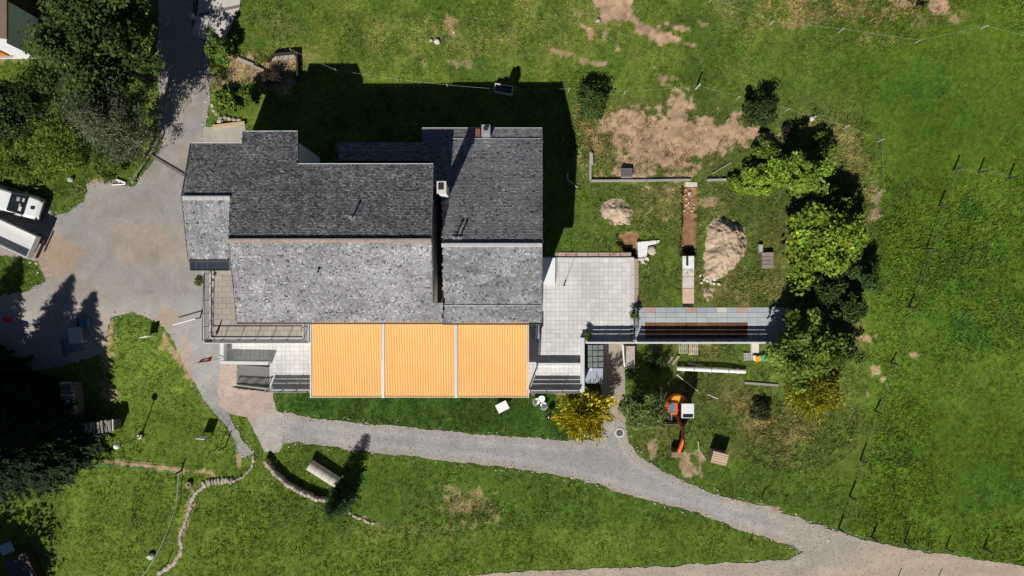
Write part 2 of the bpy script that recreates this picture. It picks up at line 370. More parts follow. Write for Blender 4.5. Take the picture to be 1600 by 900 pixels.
SHEETS = (YARD, PATH, ROAD, PINK, EPATH, RAMP, SLAB)
DIG = [([(1066, 286), (1092, 286), (1090, 330), (1088, 390), (1064, 392), (1066, 330)], 0.75), ([(1064, 388), (1086, 388), (1086, 400), (1064, 400)], 1.3),
       ([(966, 366), (985, 362), (1000, 366), (998, 392), (978, 398), (966, 382)], 0.55), ([(975, 388), (994, 388), (994, 404), (975, 404)], 1.3), ([(1421, -12), (1452, -12), (1446, 9), (1428, 10)], 1.8)]
def inside_any(px, py, polys, margin=0.0):
    r = np.zeros(px.shape, bool)
    for poly in polys:
        q = pip(px, py, poly)
        if margin: q &= dline(px, py, poly + poly[:1]) > margin
        r |= q
    return r
def make_ground():
    def axis(a, b, st, far):
        o = [far, far * .6, far * .4]
        return np.concatenate([[-q + a for q in o], np.arange(a, b + 1e-6, st), [b + q for q in o[::-1]]])
    X = axis(-46, 46, 0.135, 220.); Y = axis(-27.5, 27.0, 0.135, 220.)
    x, y = np.meshgrid(X, Y, indexing='ij'); z = terrain(x, y); px, py = to_px(x, y, z)
    c, dirt = ground_color(px, py)
    rel = (fbm(x, y, 1.6, 4, 8) - 0.5) * 0.09 + (fbm(x, y, 0.35, 2, 9) - 0.5) * 0.025
    rel += (fbm(x, y, 7, 3, 12) - .5) * .35 * ss(1330, 1420, px)
    for poly in SHEETS + (BUILD,):
        q = pip(px, py, poly); d = dline(px, py, poly + poly[:1])
        rel = np.where(q, np.where(d > 5, -0.10, -0.03), rel * ss(0, 14, d))
    rel = rel + dirt * (fbm(x, y, 0.9, 4, 14) - 0.5) * 0.28 * ~inside_any(px, py, SHEETS)
    for poly, dep in DIG:
        q = pip(px + (fbm(px, py, 6, 3, 21) - .5) * 7, py + (fbm(px, py, 6, 3, 22) - .5) * 7, poly); rel = np.where(q, -dep + rel * .7, rel)
        c[q] = np.array([0.27, 0.16, 0.085]) * (0.6 + 0.8 * fbm(px, py, 5, 3, 23)[q])[:, None]
    z = z + rel
    n, m = x.shape; idx = np.arange(n * m).reshape(n, m)
    Q = np.stack([idx[:-1, :-1], idx[1:, :-1], idx[1:, 1:], idx[:-1, 1:]], -1).reshape(-1, 4)
    o = mesh_np('ground', np.stack([x, y, z], -1).reshape(-1, 3), Q, m_ground, cols=c.reshape(-1, 3), smooth=True)
    tag(o, kind='structure')
make_ground()

def sheet(name, poly, dz, colfn, material, step=0.3, rag=0.18, kind='structure'):
    W = [G(*p) for p in poly]; out = []
    for a, b in zip(W, W[1:] + W[:1]):
        n = max(1, int((b - a).length / 0.16))
        for k in range(n): out.append((a + (b - a) * (k / n)).to_2d())
    pts = np.array([(p.x, p.y) for p in out])
    nx = (fbm(pts[:, 0], pts[:, 1], 0.9, 4, 31) - 0.5) * 2 * rag; ny = (fbm(pts[:, 0], pts[:, 1], 0.9, 4, 32) - 0.5) * 2 * rag
    nx += (fbm(pts[:, 0], pts[:, 1], 0.25, 2, 33) - .5) * rag; ny += (fbm(pts[:, 0], pts[:, 1], 0.25, 2, 34) - .5) * rag
    pts = pts + np.stack([nx, ny], 1)
    lo = pts.min(0); hi = pts.max(0)
    gx, gy = np.meshgrid(np.arange(lo[0], hi[0], step), np.arange(lo[1], hi[1], step), indexing='ij')
    gx = gx.ravel() + (rng.random(gx.size) - .5) * step * .5; gy = gy.ravel() + (rng.random(gy.size) - .5) * step * .5
    k = pip(gx, gy, [tuple(p) for p in pts]); n = len(pts)
    verts = [Vector(p) for p in pts] + [Vector(p) for p in zip(gx[k], gy[k])]
    vs, es, fs, *_ = delaunay_2d_cdt(verts, [(i, (i + 1) % n) for i in range(n)], [], 1, 1e-5)
    xy = np.array([(v.x, v.y) for v in vs]); z = terrain(xy[:, 0], xy[:, 1]); px, py = to_px(xy[:, 0], xy[:, 1], z)
    rel = (fbm(xy[:, 0], xy[:, 1], 1.5, 3, 35) - .5) * 0.03
    T = [f if (vs[f[1]] - vs[f[0]]).cross(vs[f[2]] - vs[f[0]]) > 0 else f[::-1] for f in fs if len(f) == 3]
    o = mesh_np(name, np.column_stack([xy, z + dz + rel]), np.array(T), material, cols=colfn(px, py), smooth=True)
    return tag(o, kind=kind)
def yard_col(px, py):
    n = fbm(px, py, 60, 4, 41); n2 = fbm(px, py, 14, 4, 42); n3 = fbm(px, py, 3, 3, 43)
    warm = np.array([0.325, 0.293, 0.258]); grey = np.array([0.300, 0.292, 0.282]); rust = np.array([0.38, 0.265, 0.175])
    g = ss(0, 1, (px - 230) / 90 * ss(430, 520, py) + (n - .5) * 2.2 + 0.25)
    c = warm * (1 - g)[:, None] + grey * g[:, None]
    r = ell(px, py, (90, 400), (50, 40), n2) * .7 + ell(px, py, (230, 380), (70, 50), n2) * .35 + ell(px, py, (290, 575), (18, 70), n2) * .5 + ell(px, py, (262, 500), (26, 22), n2) * .6
    r = np.clip(r, 0, 1); c = c * (1 - r)[:, None] + rust * r[:, None]
    # weeds creeping in along the wheel track edges
    sw = fbm(px * .5 + py * .9, py * .25 - px * .35, 16, 4, 50)           # sweeping tyre marks
    return c * (0.58 + 0.30 * n2 + 0.24 * n3 + 0.30 * sw)[:, None]
def path_col(px, py):
    n = fbm(px, py, 40, 4, 44); n3 = fbm(px, py, 3, 3, 45); e = dline(px, py, PATH + PATH[:1])
    grey = np.array([0.320, 0.315, 0.308]); warm = np.array([0.38, 0.325, 0.265])
    t = np.clip((1 - ss(0, 16, e)) * 0.5 + ss(0.5, 0.75, n) * .4 + ss(1150, 1275, px) * .9, 0, 1)
    rut = np.exp(-((e - 13) / 4.5) ** 2) * (.5 + n) * .16                # paler wheel tracks
    return (grey * (1 - t)[:, None] + warm * t[:, None]) * (0.68 + 0.30 * n + 0.30 * n3 + rut)[:, None]
def road_col(px, py):
    n = fbm(px, py * 3, 40, 4, 46); n3 = fbm(px, py, 3, 3, 47)
    t = np.clip(ss(1300, 1420, px + (n - .5) * 120) + ss(878, 905, py + (n - .5) * 30), 0, 1); c = np.array([0.37, 0.325, 0.272]) * (1 - t)[:, None] + np.array([0.42, 0.345, 0.262]) * t[:, None]
    return c * (0.66 + 0.4 * n + 0.28 * n3)[:, None]
def flat_col(c, s=8, a=.3): return lambda px, py: np.array(c) * (1 - a + a * 1.2 * fbm(px, py, s, 4, 48) + a * .8 * fbm(px, py, 2.5, 2, 49))[:, None]
sheet('gravel_yard', YARD, 0.03, yard_col, m_gravel, 0.22)
sheet('gravel_path', PATH, 0.03, path_col, m_gravel, 0.22)
sheet('dirt_road', ROAD, 0.036, road_col, m_gravel, 0.25)
sheet('garden_path', EPATH, 0.03, flat_col((0.36, 0.30, 0.25)), m_gravel, 0.25, 0.05)
sheet('concrete_ramp', RAMP, 0.06, flat_col((0.52, 0.48, 0.43), 14, .2), m_gravel, 0.25, 0.02)
sheet('concrete_slab', SLAB, 0.05, flat_col((0.40, 0.38, 0.32), 10, .25), m_gravel, 0.25, 0.03)
pv = mat('small_pavers', rough=0.9, var=0.06, scale=1.2, attr=True, fine=0.1, fscale=12)
def paver_nodes(m, s, mort):
    n = m.node_tree.nodes; l = m.node_tree.links; bs = n['Principled BSDF']
    br = n.new('ShaderNodeTexBrick'); br.inputs['Scale'].default_value = 1.0; br.inputs['Brick Width'].default_value = s; br.inputs['Row Height'].default_value = s / 2
    br.inputs['Mortar Size'].default_value = mort; br.inputs['Color1'].default_value = (1, 1, 1, 1); br.inputs['Color2'].default_value = (.86, .84, .84, 1); br.inputs['Mortar'].default_value = (.6, .58, .55, 1)
    g = n.new('ShaderNodeNewGeometry'); l.new(g.outputs['Position'], br.inputs['Vector'])
    src = bs.inputs['Base Color'].links[0].from_socket; mx = n.new('ShaderNodeVectorMath'); mx.operation = 'MULTIPLY'
    l.new(src, mx.inputs[0]); l.new(br.outputs['Color'], mx.inputs[1]); l.new(mx.outputs[0], bs.inputs['Base Color'])
paver_nodes(pv, 0.3, 0.012)
def pink_col(px, py):
    t = ss(0, 1, (py - 640) / 30 + (px - 400) / 60)
    return (np.array([0.47, 0.37, 0.315]) * (1 - t)[:, None] + np.array([0.45, 0.42, 0.38]) * t[:, None]) * (0.75 + .5 * fbm(px, py, 9, 4, 51))[:, None]
sheet('paved_apron', PINK, 0.045, pink_col, pv, 0.25, 0.14)

# grass blades standing on the meadow: too many to count
def make_grass(n=330000):
    x = rng.uniform(-44, 44, n); y = rng.uniform(-26, 26, n); z = terrain(x, y); px, py = to_px(x, y, z)
    k = (px > -40) & (px < 1640) & (py > -40) & (py < 940); x, y, z, px, py = (a[k] for a in (x, y, z, px, py))
    jx = px + (fbm(px, py, 5, 3, 61) - .5) * 9; jy = py + (fbm(px, py, 5, 3, 62) - .5) * 9
    bad = inside_any(jx, jy, (YARD, PATH, ROAD, PINK, EPATH)) | inside_any(px, py, (RAMP, SLAB, BUILD)) | inside_any(px, py, [d[0] for d in DIG])
    c, dirt = ground_color(px, py)
    bad |= rng.random(len(px)) < dirt * 1.05
    bad |= rng.random(len(px)) > 0.30 + 0.9 * ss(0.35, 0.6, fbm(px, py, 7, 3, 63))
    k = ~bad; x, y, z, px, py, c = (a[k] for a in (x, y, z, px, py, c)); N = len(x)
    rough_ = np.zeros(N)
    for ctr, r, st in STRAW: rough_ = np.maximum(rough_, ell(px, py, ctr, r, np.full(N, .5)) * st)
    hgt = rng.uniform(0.05, 0.13, N) * (1 + 1.6 * rough_) * (0.8 + 0.6 * ss(1340, 1420, px)); V = np.zeros((N, 3, 3, 3)); 
    for b in range(3):
        a = rng.uniform(0, 2 * np.pi, N); lean = rng.uniform(0.25, 1.0, N) * hgt * 1.1; wd = rng.uniform(0.02, 0.05, N) * (1 + .5 * rough_)
        ox = rng.uniform(-.07, .07, N); oy = rng.uniform(-.07, .07, N)
        V[:, b, 0] = np.stack([x + ox - np.sin(a) * wd, y + oy + np.cos(a) * wd, z - .02], 1)
        V[:, b, 1] = np.stack([x + ox + np.sin(a) * wd, y + oy - np.cos(a) * wd, z - .02], 1)
        V[:, b, 2] = np.stack([x + ox + np.cos(a) * lean, y + oy + np.sin(a) * lean, z + hgt * rng.uniform(.7, 1.1, N)], 1)
    tone = rng.uniform(0.75, 1.75, N)[:, None] * np.column_stack([rng.uniform(.85, 1.3, N), np.ones(N), rng.uniform(.7, 1.3, N)])
    cc = np.repeat(c * tone * 1.25, 9, axis=0)
    o = mesh_np('grass', V.reshape(-1, 3), np.arange(N * 9).reshape(-1, 3), m_grass, cols=cc)
    tag(o, 'short green grass and weeds growing over the meadow and lawns', 'grass', kind='stuff')
make_grass()

# ------------------------------------------------------------------ the guest house
def shingles(parent, poly_px, a, b, base, spread, row=0.15, wid=0.2, seed=0, light=0.10, dark=0.10, lift=0.05, warm=0.0, streak=0.25):
    """rows of single slates laid on the plane z = a + b*y, each with its own tone, tilt and thickness"""
    r = np.random.default_rng(100 + seed)
    W = [plane_pt(p[0], p[1], a, b) for p in poly_px]; poly = [(p.x, p.y) for p in W]
    xs = [p[0] for p in poly]; ys = [p[1] for p in poly]; cs = 1 / math.sqrt(1 + b * b); dy = row * cs
    up = 1 if b > 0 else -1                                  # y direction that climbs
    P_ = []
    y = min(ys) + dy * .5
    while y < max(ys):
        x = min(xs) - r.random() * wid
        while x < max(xs):
            ww = wid * r.uniform(0.7, 1.35); P_.append((x + ww / 2, y, ww)); x += ww
        y += dy
    P_ = np.array(P_); k = pip(P_[:, 0], P_[:, 1], poly); P_ = P_[k]; n = len(P_)
    x, y, ww = P_.T; hw = ww / 2 - 0.006; hy = dy * 0.5; low = y - up * hy * 1.04; high = y + up * hy * 1.15
    th = r.uniform(0.012, 0.03, n); jz = r.normal(0, 0.004, n); tl = r.normal(0, 0.006, n)
    def zz(yy): return a + b * yy + lift
    V = np.zeros((n, 6, 3))
    V[:, 0] = np.stack([x - hw, low, zz(low) + th + jz - tl], 1); V[:, 1] = np.stack([x + hw, low, zz(low) + th + jz + tl], 1)
    V[:, 2] = np.stack([x + hw, high, zz(high) + jz * .3], 1); V[:, 3] = np.stack([x - hw, high, zz(high) + jz * .3], 1)
    V[:, 4] = np.stack([x - hw, low, zz(low) - .012], 1); V[:, 5] = np.stack([x + hw, low, zz(low) - .012], 1)
    i = np.arange(n)[:, None] * 6
    t = np.array([[0, 1, 2, 3], [4, 5, 1, 0]]) if up > 0 else np.array([[1, 0, 3, 2], [5, 4, 0, 1]])
    Q = (i[:, None, :] + t[None]).reshape(-1, 4)
    g = base * np.exp(r.normal(0, spread, n)); u = r.random(n)
    g = np.where(u < light, base * r.uniform(1.35, 1.8, n), g); g = np.where(u > 1 - dark, base * r.uniform(0.25, 0.55, n), g)
    g = g * (.82 + .36 * fbm(x * 1.8, y * .22, .8, 3, 72 + seed)); g = g * (1 - streak + streak * 2 * fbm(x, y * 3.2, 1.6, 4, 70 + seed)) * (0.85 + 0.3 * fbm(x, y, 4, 3, 71 + seed))
    tint = np.stack([np.ones(n) * (1 + warm) * r.uniform(.96, 1.04, n), np.ones(n), (1.02 - warm) * r.uniform(.96, 1.06, n)], 1)
    o = mesh_np('shingles', V.reshape(-1, 3), Q, m_shingle, parent, cols=np.repeat(g[:, None] * tint, 6, axis=0))
    return tag(o, kind='stuff')
def roof_slab(name, parent, poly_px, a, b, thick=0.22):
    W = [plane_pt(p[0], p[1], a, b) for p in poly_px]
    return MB().prism([(p.x, p.y) for p in W], lambda x, y: a + b * y - thick, lambda x, y: a + b * y).build(name, m_timber_dark, parent)
def edge_trim(name, parent, pts, r=0.06, m=None):
    return MB().tube(pts, r, 8).build(name, m or m_metal, parent)

house = thing('guest_house', (-9, 2, 0), 'large grey slate roofed guest house behind the orange awning', 'house')
aN, bN = 9 + .325 * 3.117, -.325
aS, bS = 9 - .34 * 3.117, .34
aW, bW = 6.22, .30
aRN, bRN = 8.945, -.395
aRS, bRS = 7.38, .145
MAIN_N = [(284, 308), (298, 225), (378, 225), (380, 207), (465, 207), (465, 258), (677, 258), (674, 374), (357, 374), (361, 308)]
MAIN_S = [(357, 375), (674, 375), (676, 473), (691, 473), (692, 503), (370, 503)]
WEST_S = [(284, 309), (361, 309), (357, 405), (294, 405)]
RIGHT_N = [(660, 202), (847, 202), (847, 381), (691, 381), (690, 300), (676, 290), (672, 250), (528, 250), (528, 222), (660, 222)]
RIGHT_S = [(692, 382), (847, 382), (846, 504), (692, 504)]
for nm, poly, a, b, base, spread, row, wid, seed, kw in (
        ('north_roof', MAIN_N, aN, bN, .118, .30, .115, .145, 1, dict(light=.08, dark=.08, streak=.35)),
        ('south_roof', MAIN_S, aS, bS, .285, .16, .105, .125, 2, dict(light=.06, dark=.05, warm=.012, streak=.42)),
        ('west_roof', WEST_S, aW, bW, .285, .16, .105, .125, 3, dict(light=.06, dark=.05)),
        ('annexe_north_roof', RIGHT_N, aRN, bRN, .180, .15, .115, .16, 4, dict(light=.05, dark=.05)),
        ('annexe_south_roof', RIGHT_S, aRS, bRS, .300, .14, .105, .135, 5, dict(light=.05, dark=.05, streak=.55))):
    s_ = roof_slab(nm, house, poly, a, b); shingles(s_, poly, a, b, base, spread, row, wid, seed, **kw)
# walls under the roofs
def zN(y): return aN + bN * y - .25
def zS(y): return aS + bS * y - .25
yr = 3.117
walls = MB().extrude_x([(-1.6, -.4), (7.9, -.4), (7.9, zN(7.9)), (yr, zN(yr)), (-1.6, zS(-1.6))], -17.9, -5.45).build('wall', m_white, house)
MB().extrude_x([(7.92, -.4), (10.2, -.4), (10.2, zN(10.2)), (7.92, zN(7.92))], -17.7, -15.0).build('wall', m_white, house)
MB().extrude_x([(2.4, -.5), (9.4, -.5), (9.4, zN(9.4)), (6.03, zN(6.03)), (2.4, aW + bW * 2.4 - .25)], -21.4, -17.95).build('wall', m_white, house)
yrr = 2.90
MB().extrude_x([(-1.8, -.4), (10.9, -.4), (10.9, aRN + bRN * 10.9 - .25), (yrr, aRN + bRN * yrr - .25), (-1.8, aRS + bRS * -1.8 - .25)], -4.62, 1.62).build('wall', m_white, house)
MB().box((-5.03, 3.0, 1.6), (.80, 8.6, 3.6)).build('roof_valley', m_timber_dark, house)
MB().extrude_x([(7.95, -.4), (9.6, -.4), (9.6, aRN + bRN * 9.6 - .25), (7.95, aRN + bRN * 7.95 - .25)], -12.4, -5.46).build('wall', m_timber_dark, house)
# window and door openings of the south and west fronts
def window(x, y, z, wd, ht, face='s'):
    t = MB(); g = MB()
    if face == 's':
        g.box((x, y - .02, z), (wd, .06, ht)); t.box((x, y - .05, z + ht / 2 + .05), (wd + .2, .1, .1)); t.box((x, y - .07, z - ht / 2 - .05), (wd + .3, .18, .08))
        for s in (-1, 0, 1): t.box((x + s * wd / 2, y - .05, z), (.08, .1, ht))
    else:
        sg = -1 if face == 'w' else 1
        g.box((x + sg * .02, y, z), (.06, wd, ht)); t.box((x + sg * .05, y, z + ht / 2 + .05), (.1, wd + .2, .1)); t.box((x + sg * .07, y, z - ht / 2 - .05), (.18, wd + .3, .08))
        for s in (-1, 0, 1): t.box((x + sg * .05, y + s * wd / 2, z), (.1, .08, ht))
    o = g.build('window', m_glass, house); t.build('window_frame', m_timber_dark, o)
for x in (-16, -13.4, -10.8, -8.2): window(x, -1.6, 5.0, 1.3, 1.3)
for x in (-15.5, -12.5, -9.5, -6.8): window(x, -1.6, 1.2, 1.5, 2.0)
for x in (-3.6, -0.4): window(x, -1.8, 4.2, 1.2, 1.3); window(x, -1.8, 1.3, 1.4, 2.0)
for y in (4.2, 7.2): window(-21.4, y, 3.6, 1.2, 1.3, 'w')
for y in (0.4, 5.0, 8.0): window(1.62, y, 3.0, 1.2, 1.3, 'e')
# ridges, gutters and verge trims
m_ridge = mat('ridge_tile', (0.27, 0.215, 0.185), .85, var=.25, scale=1.5, fine=.2, fscale=6)
m_ridge_grey = mat('grey_ridge_tile', (0.36, 0.36, 0.36), .8, var=.12, scale=3)
def ridge(px0, px1, py, a, b, m, up=.16):
    A = plane_pt(px0, py, a, b); B = plane_pt(px1, py, a, b); n = int((B - A).length / .42)
    if 'ridge' not in RM: 
        mb = MB(); mb.extrude_x([(-.17, -.03), (-.14, .04), (0, .14), (.10, .15), (.13, -.03)], -.22, .22); RM['ridge'] = mb
    me = RM['ridge'].mesh('ridge_tile', m, (0, 0, 0))
    for k in range(n):
        p = A + (B - A) * ((k + .5) / n); copy_part(me, 'ridge_tile', house, (p.x, p.y - .02, p.z + .05 + R.uniform(-.008, .008)), 0)
RM = {}
m_verge = mat('verge_zinc', (.20, .21, .22), .6, var=.1)
ridge(357, 674, 375, aN, bN, m_ridge); ridge(286, 361, 308.5, aN, bN, m_ridge_grey); ridge(690, 847, 382, aRN, bRN, m_ridge_grey)
def gutter(p0, p1): edge_trim('gutter', house, [p0, p1], .038)
q = lambda a, b, *pts: [plane_pt(px, py, a, b) for px, py in pts]
for a, b, e in ((aN, bN, [(298, 224), (378, 224)]), (aN, bN, [(380, 206), (466, 206)]), (aN, bN, [(466, 257), (677, 257)]), (aRN, bRN, [(660, 201), (848, 201)])):
    u, v_ = q(a, b, *e); gutter(u + Vector((0, .05, .02)), v_ + Vector((0, .05, .02)))
for a, b, e in ((aS, bS, [(370, 504), (704, 504)]), (aRS, bRS, [(692, 505), (846, 505)]), (aW, bW, [(294, 406), (357, 406)])):
    u, v_ = q(a, b, *e); edge_trim('gutter', house, [u + Vector((0, -.06, -.08)), v_ + Vector((0, -.06, -.08))], .06, m_dark)
for a, b, e in ((aN, bN, [(465.5, 207), (465.5, 250)]), (aRN, bRN, [(847, 202), (847, 381)]), (aRS, bRS, [(847, 382), (846, 504)]), (aS, bS, [(357, 375), (370, 503)]), (aN, bN, [(284, 308), (298, 225)]),
                (aW, bW, [(284, 309), (294, 405)]), (aS, bS, [(674, 375), (676, 473)]), (aN, bN, [(677, 258), (674, 374)]), (aN, bN, [(379, 225), (381, 207)])):
    u, v_ = q(a, b, *e); MB().bar(u + Vector((0, 0, .05)), v_ + Vector((0, 0, .05)), .04, .12).build('verge_trim', m_verge, house)
# snow guard lines across the slates
for a, b, e in ((aRN, bRN, [(692, 217), (846, 217)]), (aRS, bRS, [(692, 477), (846, 477)]), (aRN, bRN, [(528, 236), (660, 236)])):
    u, v_ = q(a, b, *e); edge_trim('snow_guard', house, [u + Vector((0, 0, .12)), v_ + Vector((0, 0, .12))], .022)
# chimneys, metal cowl, vents
c1 = P(690, 293, 8.9); cm = MB(); cm.box((c1.x, c1.y, 6.7), (.52, .68, 4.3)); ch = cm.build('chimney', m_white, house, bevel=.02)
MB().box((c1.x, c1.y, 8.91), (.62, .80, .12)).build('chimney_cap', m_concrete_pale, ch)
MB().box((c1.x - .04, c1.y + .05, 9.0), (.34, .4, .1)).build('flue', m_dark, ch)
c2 = plane_pt(760, 208, aRN, bRN); k2 = MB(); k2.box((c2.x, c2.y, 4.9), (.62, .72, 1.6)); ch = k2.build('chimney', mat('chimney_metal', (.5, .53, .56), .35, var=.08, metal=.5), house, bevel=.02)
MB().cyl((c2.x, c2.y + .05, 5.7), (c2.x, c2.y + .05, 5.95), .16, .16, 14).build('flue', m_dark, ch)
c3 = plane_pt(747, 209, aRN, bRN); MB().box((c3.x, c3.y, 4.75), (.34, .5, .7)).build('chimney_base', mat('brown_brick', (.20, .075, .04), .9, var=.2, scale=8), house)
for (px, py, a, b, h_) in ((551, 341, aN, bN, .75), (497, 426, aS, bS, .45), (711, 373, aRN, bRN, .75), (718, 373, aRN, bRN, .75)):
    p = plane_pt(px, py, a, b); ms = MB().cyl(p + Vector((0, 0, -.1)), p + Vector((0, 0, h_)), .055, .05, 10); ms.cyl(p + Vector((0, 0, h_)), p + Vector((0, 0, h_ + .05)), .10, .10, 10)
    vp = ms.build('vent_pipe', m_metal, house); MB().box(p + Vector((0, -.05, .06)), (.36, .4, .06)).build('flashing', m_metal, vp)
# dark collector panels over the balcony
sp = thing('solar_collector', P(328, 412, 6.5), 'dark solar collector row under the west roof edge above the balcony', 'solar panel')
Wc = [P(297, 403, 6.62), P(358, 403, 6.62), P(359, 422, 6.15), P(298, 422, 6.15)]
m_solar = mat('collector_glass', (.012, .02, .035), .12, var=.05, spec=.6)
for k in range(7):
    a_ = Wc[0].lerp(Wc[1], k / 7 + .006); b_ = Wc[0].lerp(Wc[1], (k + 1) / 7 - .006); d_ = Wc[3].lerp(Wc[2], k / 7 + .006); c_ = Wc[3].lerp(Wc[2], (k + 1) / 7 - .006)
    MB()._add([*(v - Vector((0, 0, .05)) for v in (a_, b_, c_, d_)), a_, b_, c_, d_], [(0, 1, 2, 3), (7, 6, 5, 4), (0, 4, 5, 1), (1, 5, 6, 2), (2, 6, 7, 3), (3, 7, 4, 0)]).build('panel', m_solar, sp)
fr = MB()
for u, v_ in zip(Wc, Wc[1:] + Wc[:1]): fr.bar(u, v_, .07, .12)
fr.build('panel_frame', m_dark, sp)
MB().bar(Wc[0] - Vector((0, -.2, .4)), Wc[1] - Vector((0, -.2, .4)), .1, .7).build('bracket', m_dark, sp)

# ------------------------------------------------------------------ terraces
m_tile = mat('terrace_tile', rough=.85, var=.05, scale=1.4, attr=True, fine=.04)
def tile_field(parent, poly_px, z, size, base, sp=.05, gap=.011, seed=0):
    r = np.random.default_rng(300 + seed); W = [P(px, py, z) for px, py in poly_px]; poly = [(p.x, p.y) for p in W]
    xs = np.arange(min(p[0] for p in poly) + size[0] / 2, max(p[0] for p in poly), size[0]); ys = np.arange(max(p[1] for p in poly) - size[1] / 2, min(p[1] for p in poly), -size[1])
    x, y = (a.ravel() for a in np.meshgrid(xs, ys)); k = pip(x, y, poly); x, y = x[k], y[k]; n = len(x); hx, hy = (size[0] - gap) / 2, (size[1] - gap) / 2
    sgn = np.array([(-1, -1), (1, -1), (1, 1), (-1, 1)]); V = np.zeros((n, 8, 3)); tilt = r.normal(0, .0035, (n, 2)); h0 = r.normal(0, .002, n)
    for i, (a, b) in enumerate(sgn):
        zz = z + h0 + tilt[:, 0] * a + tilt[:, 1] * b
        V[:, i] = np.stack([x + a * hx, y + b * hy, zz], 1); V[:, 4 + i] = np.stack([x + a * hx, y + b * hy, zz - .035], 1)
    Q = (np.arange(n)[:, None, None] * 8 + np.array([[0, 1, 2, 3], [4, 5, 1, 0], [5, 6, 2, 1], [6, 7, 3, 2], [7, 4, 0, 3]])[None]).reshape(-1, 4)
    c = np.array(base) * (np.exp(r.normal(0, sp, n)) * (.74 + .52 * fbm(x, y, 2.2, 4, 80 + seed)))[:, None]
    o = mesh_np('tiles', V.reshape(-1, 3), Q, m_tile, parent, cols=np.repeat(c, 8, axis=0)); return tag(o, kind='stuff')
m_joint = mat('joint_mortar', (.22, .21, .19), .95, var=.1)
m_wallcap = mat('wall_cap', (.60, .61, .62), .8, var=.06, fine=.04)
terr = thing('terrace', (0, -4, LOW), 'raised terrace of pale square tiles on white walls around the awning', 'terrace')
def pxy(pts, z=0.0): return [(P(a, b, z).x, P(a, b, z).y) for a, b in pts]
TER = [(345, 470), (345, 568), (421, 568), (421, 611), (911, 611), (911, 536), (991, 536), (991, 401), (846, 401), (846, 470)]
MB().prism(pxy(TER), LOW - .5, -.02).build('terrace_wall', mat('terrace_body', (.50, .49, .47), .9, var=.08, fine=.05), terr)
tile_field(terr, [(849, 404), (988, 404), (988, 535), (909, 535), (909, 608), (424, 608), (424, 566), (350, 566), (350, 520), (849, 520)], .016, (.345, .345), (.62, .61, .58), .04, seed=1)
# pink edging blocks
edge_me = MB().box((0, 0, 0), (.80, .28, .12)).mesh('edging_block', mat('pink_concrete', (.42, .30, .26), .95, var=.12, scale=4, ovar=.12, fine=.1), (0, 0, 0), bevel=.012)
for k in range(7): copy_part(edge_me, 'edging_block', terr, P(876 + 17 * k, 400, .02) + Vector((0, .14, 0)), 0)
for k in range(5): copy_part(edge_me, 'edging_block', terr, P(994, 412 + 15.5 * k, .02), math.pi / 2, scale=(.95, 1.3, 1))
MB().bar(P(868, 403, .06), P(990, 403, .06), .06, .16).bar(P(990, 403, .06), P(990, 480, .06), .07, .2).build('kerb', m_wallcap, terr)
# parapets
def wall_seg(parent, a, b, z0, z1, th, name='parapet', m=None, cap=True):
    A = P(*a, z1); B = P(*b, z1); d = (B - A).to_2d().normalized(); ang = math.atan2(d.y, d.x); c = (A + B) / 2; L = (B - A).length
    o = MB().box((c.x, c.y, (z0 + z1) / 2), (L, th, z1 - z0), ang).build(name, m or m_white, parent)
    if cap: MB().box((c.x, c.y, z1 + .03), (L + .04, th + .07, .06), ang).build('coping', m_wallcap, o)
    return o
wall_seg(terr, (347, 536), (347, 567), -.02, .75, .22)
wall_seg(terr, (345, 566.5), (419, 568), -.02, .8, .16)
wall_seg(terr, (838, 569), (908, 569), -.02, .50, .12, 'step_wall')
wall_seg(terr, (910, 528), (910, 612), -.02, .55, .24)
wall_seg(terr, (913, 534), (1228, 534), -.02, .22, .22, 'kerb_wall')
wall_seg(terr, (424, 610), (486, 610), -.02, .12, .2, 'kerb_wall'); wall_seg(terr, (826, 611), (908, 611), -.02, .12, .2, 'kerb_wall')
m_rail = mat('railing_board', (.30, .29, .28), .7, var=.15, scale=4, ovar=.1)
def board_railing(name, a, b, z0, n, label, hts=(.34, .66, .98), bw=.25):
    A = P(*a, z0); B = P(*b, z0); t = thing(name, (A + B) / 2, label, 'railing')
    for k in range(n + 1):
        p = A.lerp(B, k / n); MB().bar(p, p + Vector((0, 0, 1.12)), .05, .05).build('post', m_dark, t)
    for h_ in hts: MB().bar(A + Vector((0, -.04, h_)), B + Vector((0, -.04, h_)), .035, bw).build('board', m_rail, t)
    return t
board_railing('board_railing', (422, 609), (486, 609), .05, 3, 'three board railing between the stair top and the awning', )
board_railing('board_railing', (828, 610), (904, 610), .05, 3, 'three board railing on the small step beside the yellow shrub')
board_railing('board_railing', (917, 532), (987, 532), .05, 3, 'short three board railing at the terrace edge above the glass porch')
board_railing('board_railing', (994, 532), (1228, 532), .05, 10, 'long three board railing along the slab walkway', )
# iron fence at the walkway gate
ir = thing('iron_fence', P(990, 505, 0), 'thin dark iron fence between terrace and slab walkway', 'fence'); A = P(990, 480, 0); B = P(990, 532, 0)
for k in range(14):
    p = A.lerp(B, k / 13); MB().bar(p, p + Vector((0, 0, 1.0)), .025, .025).build('bar', m_dark, ir)
for h_ in (.15, 1.0): MB().bar(A + Vector((0, 0, h_)), B + Vector((0, 0, h_)), .05, .04).build('rail', m_metal, ir)

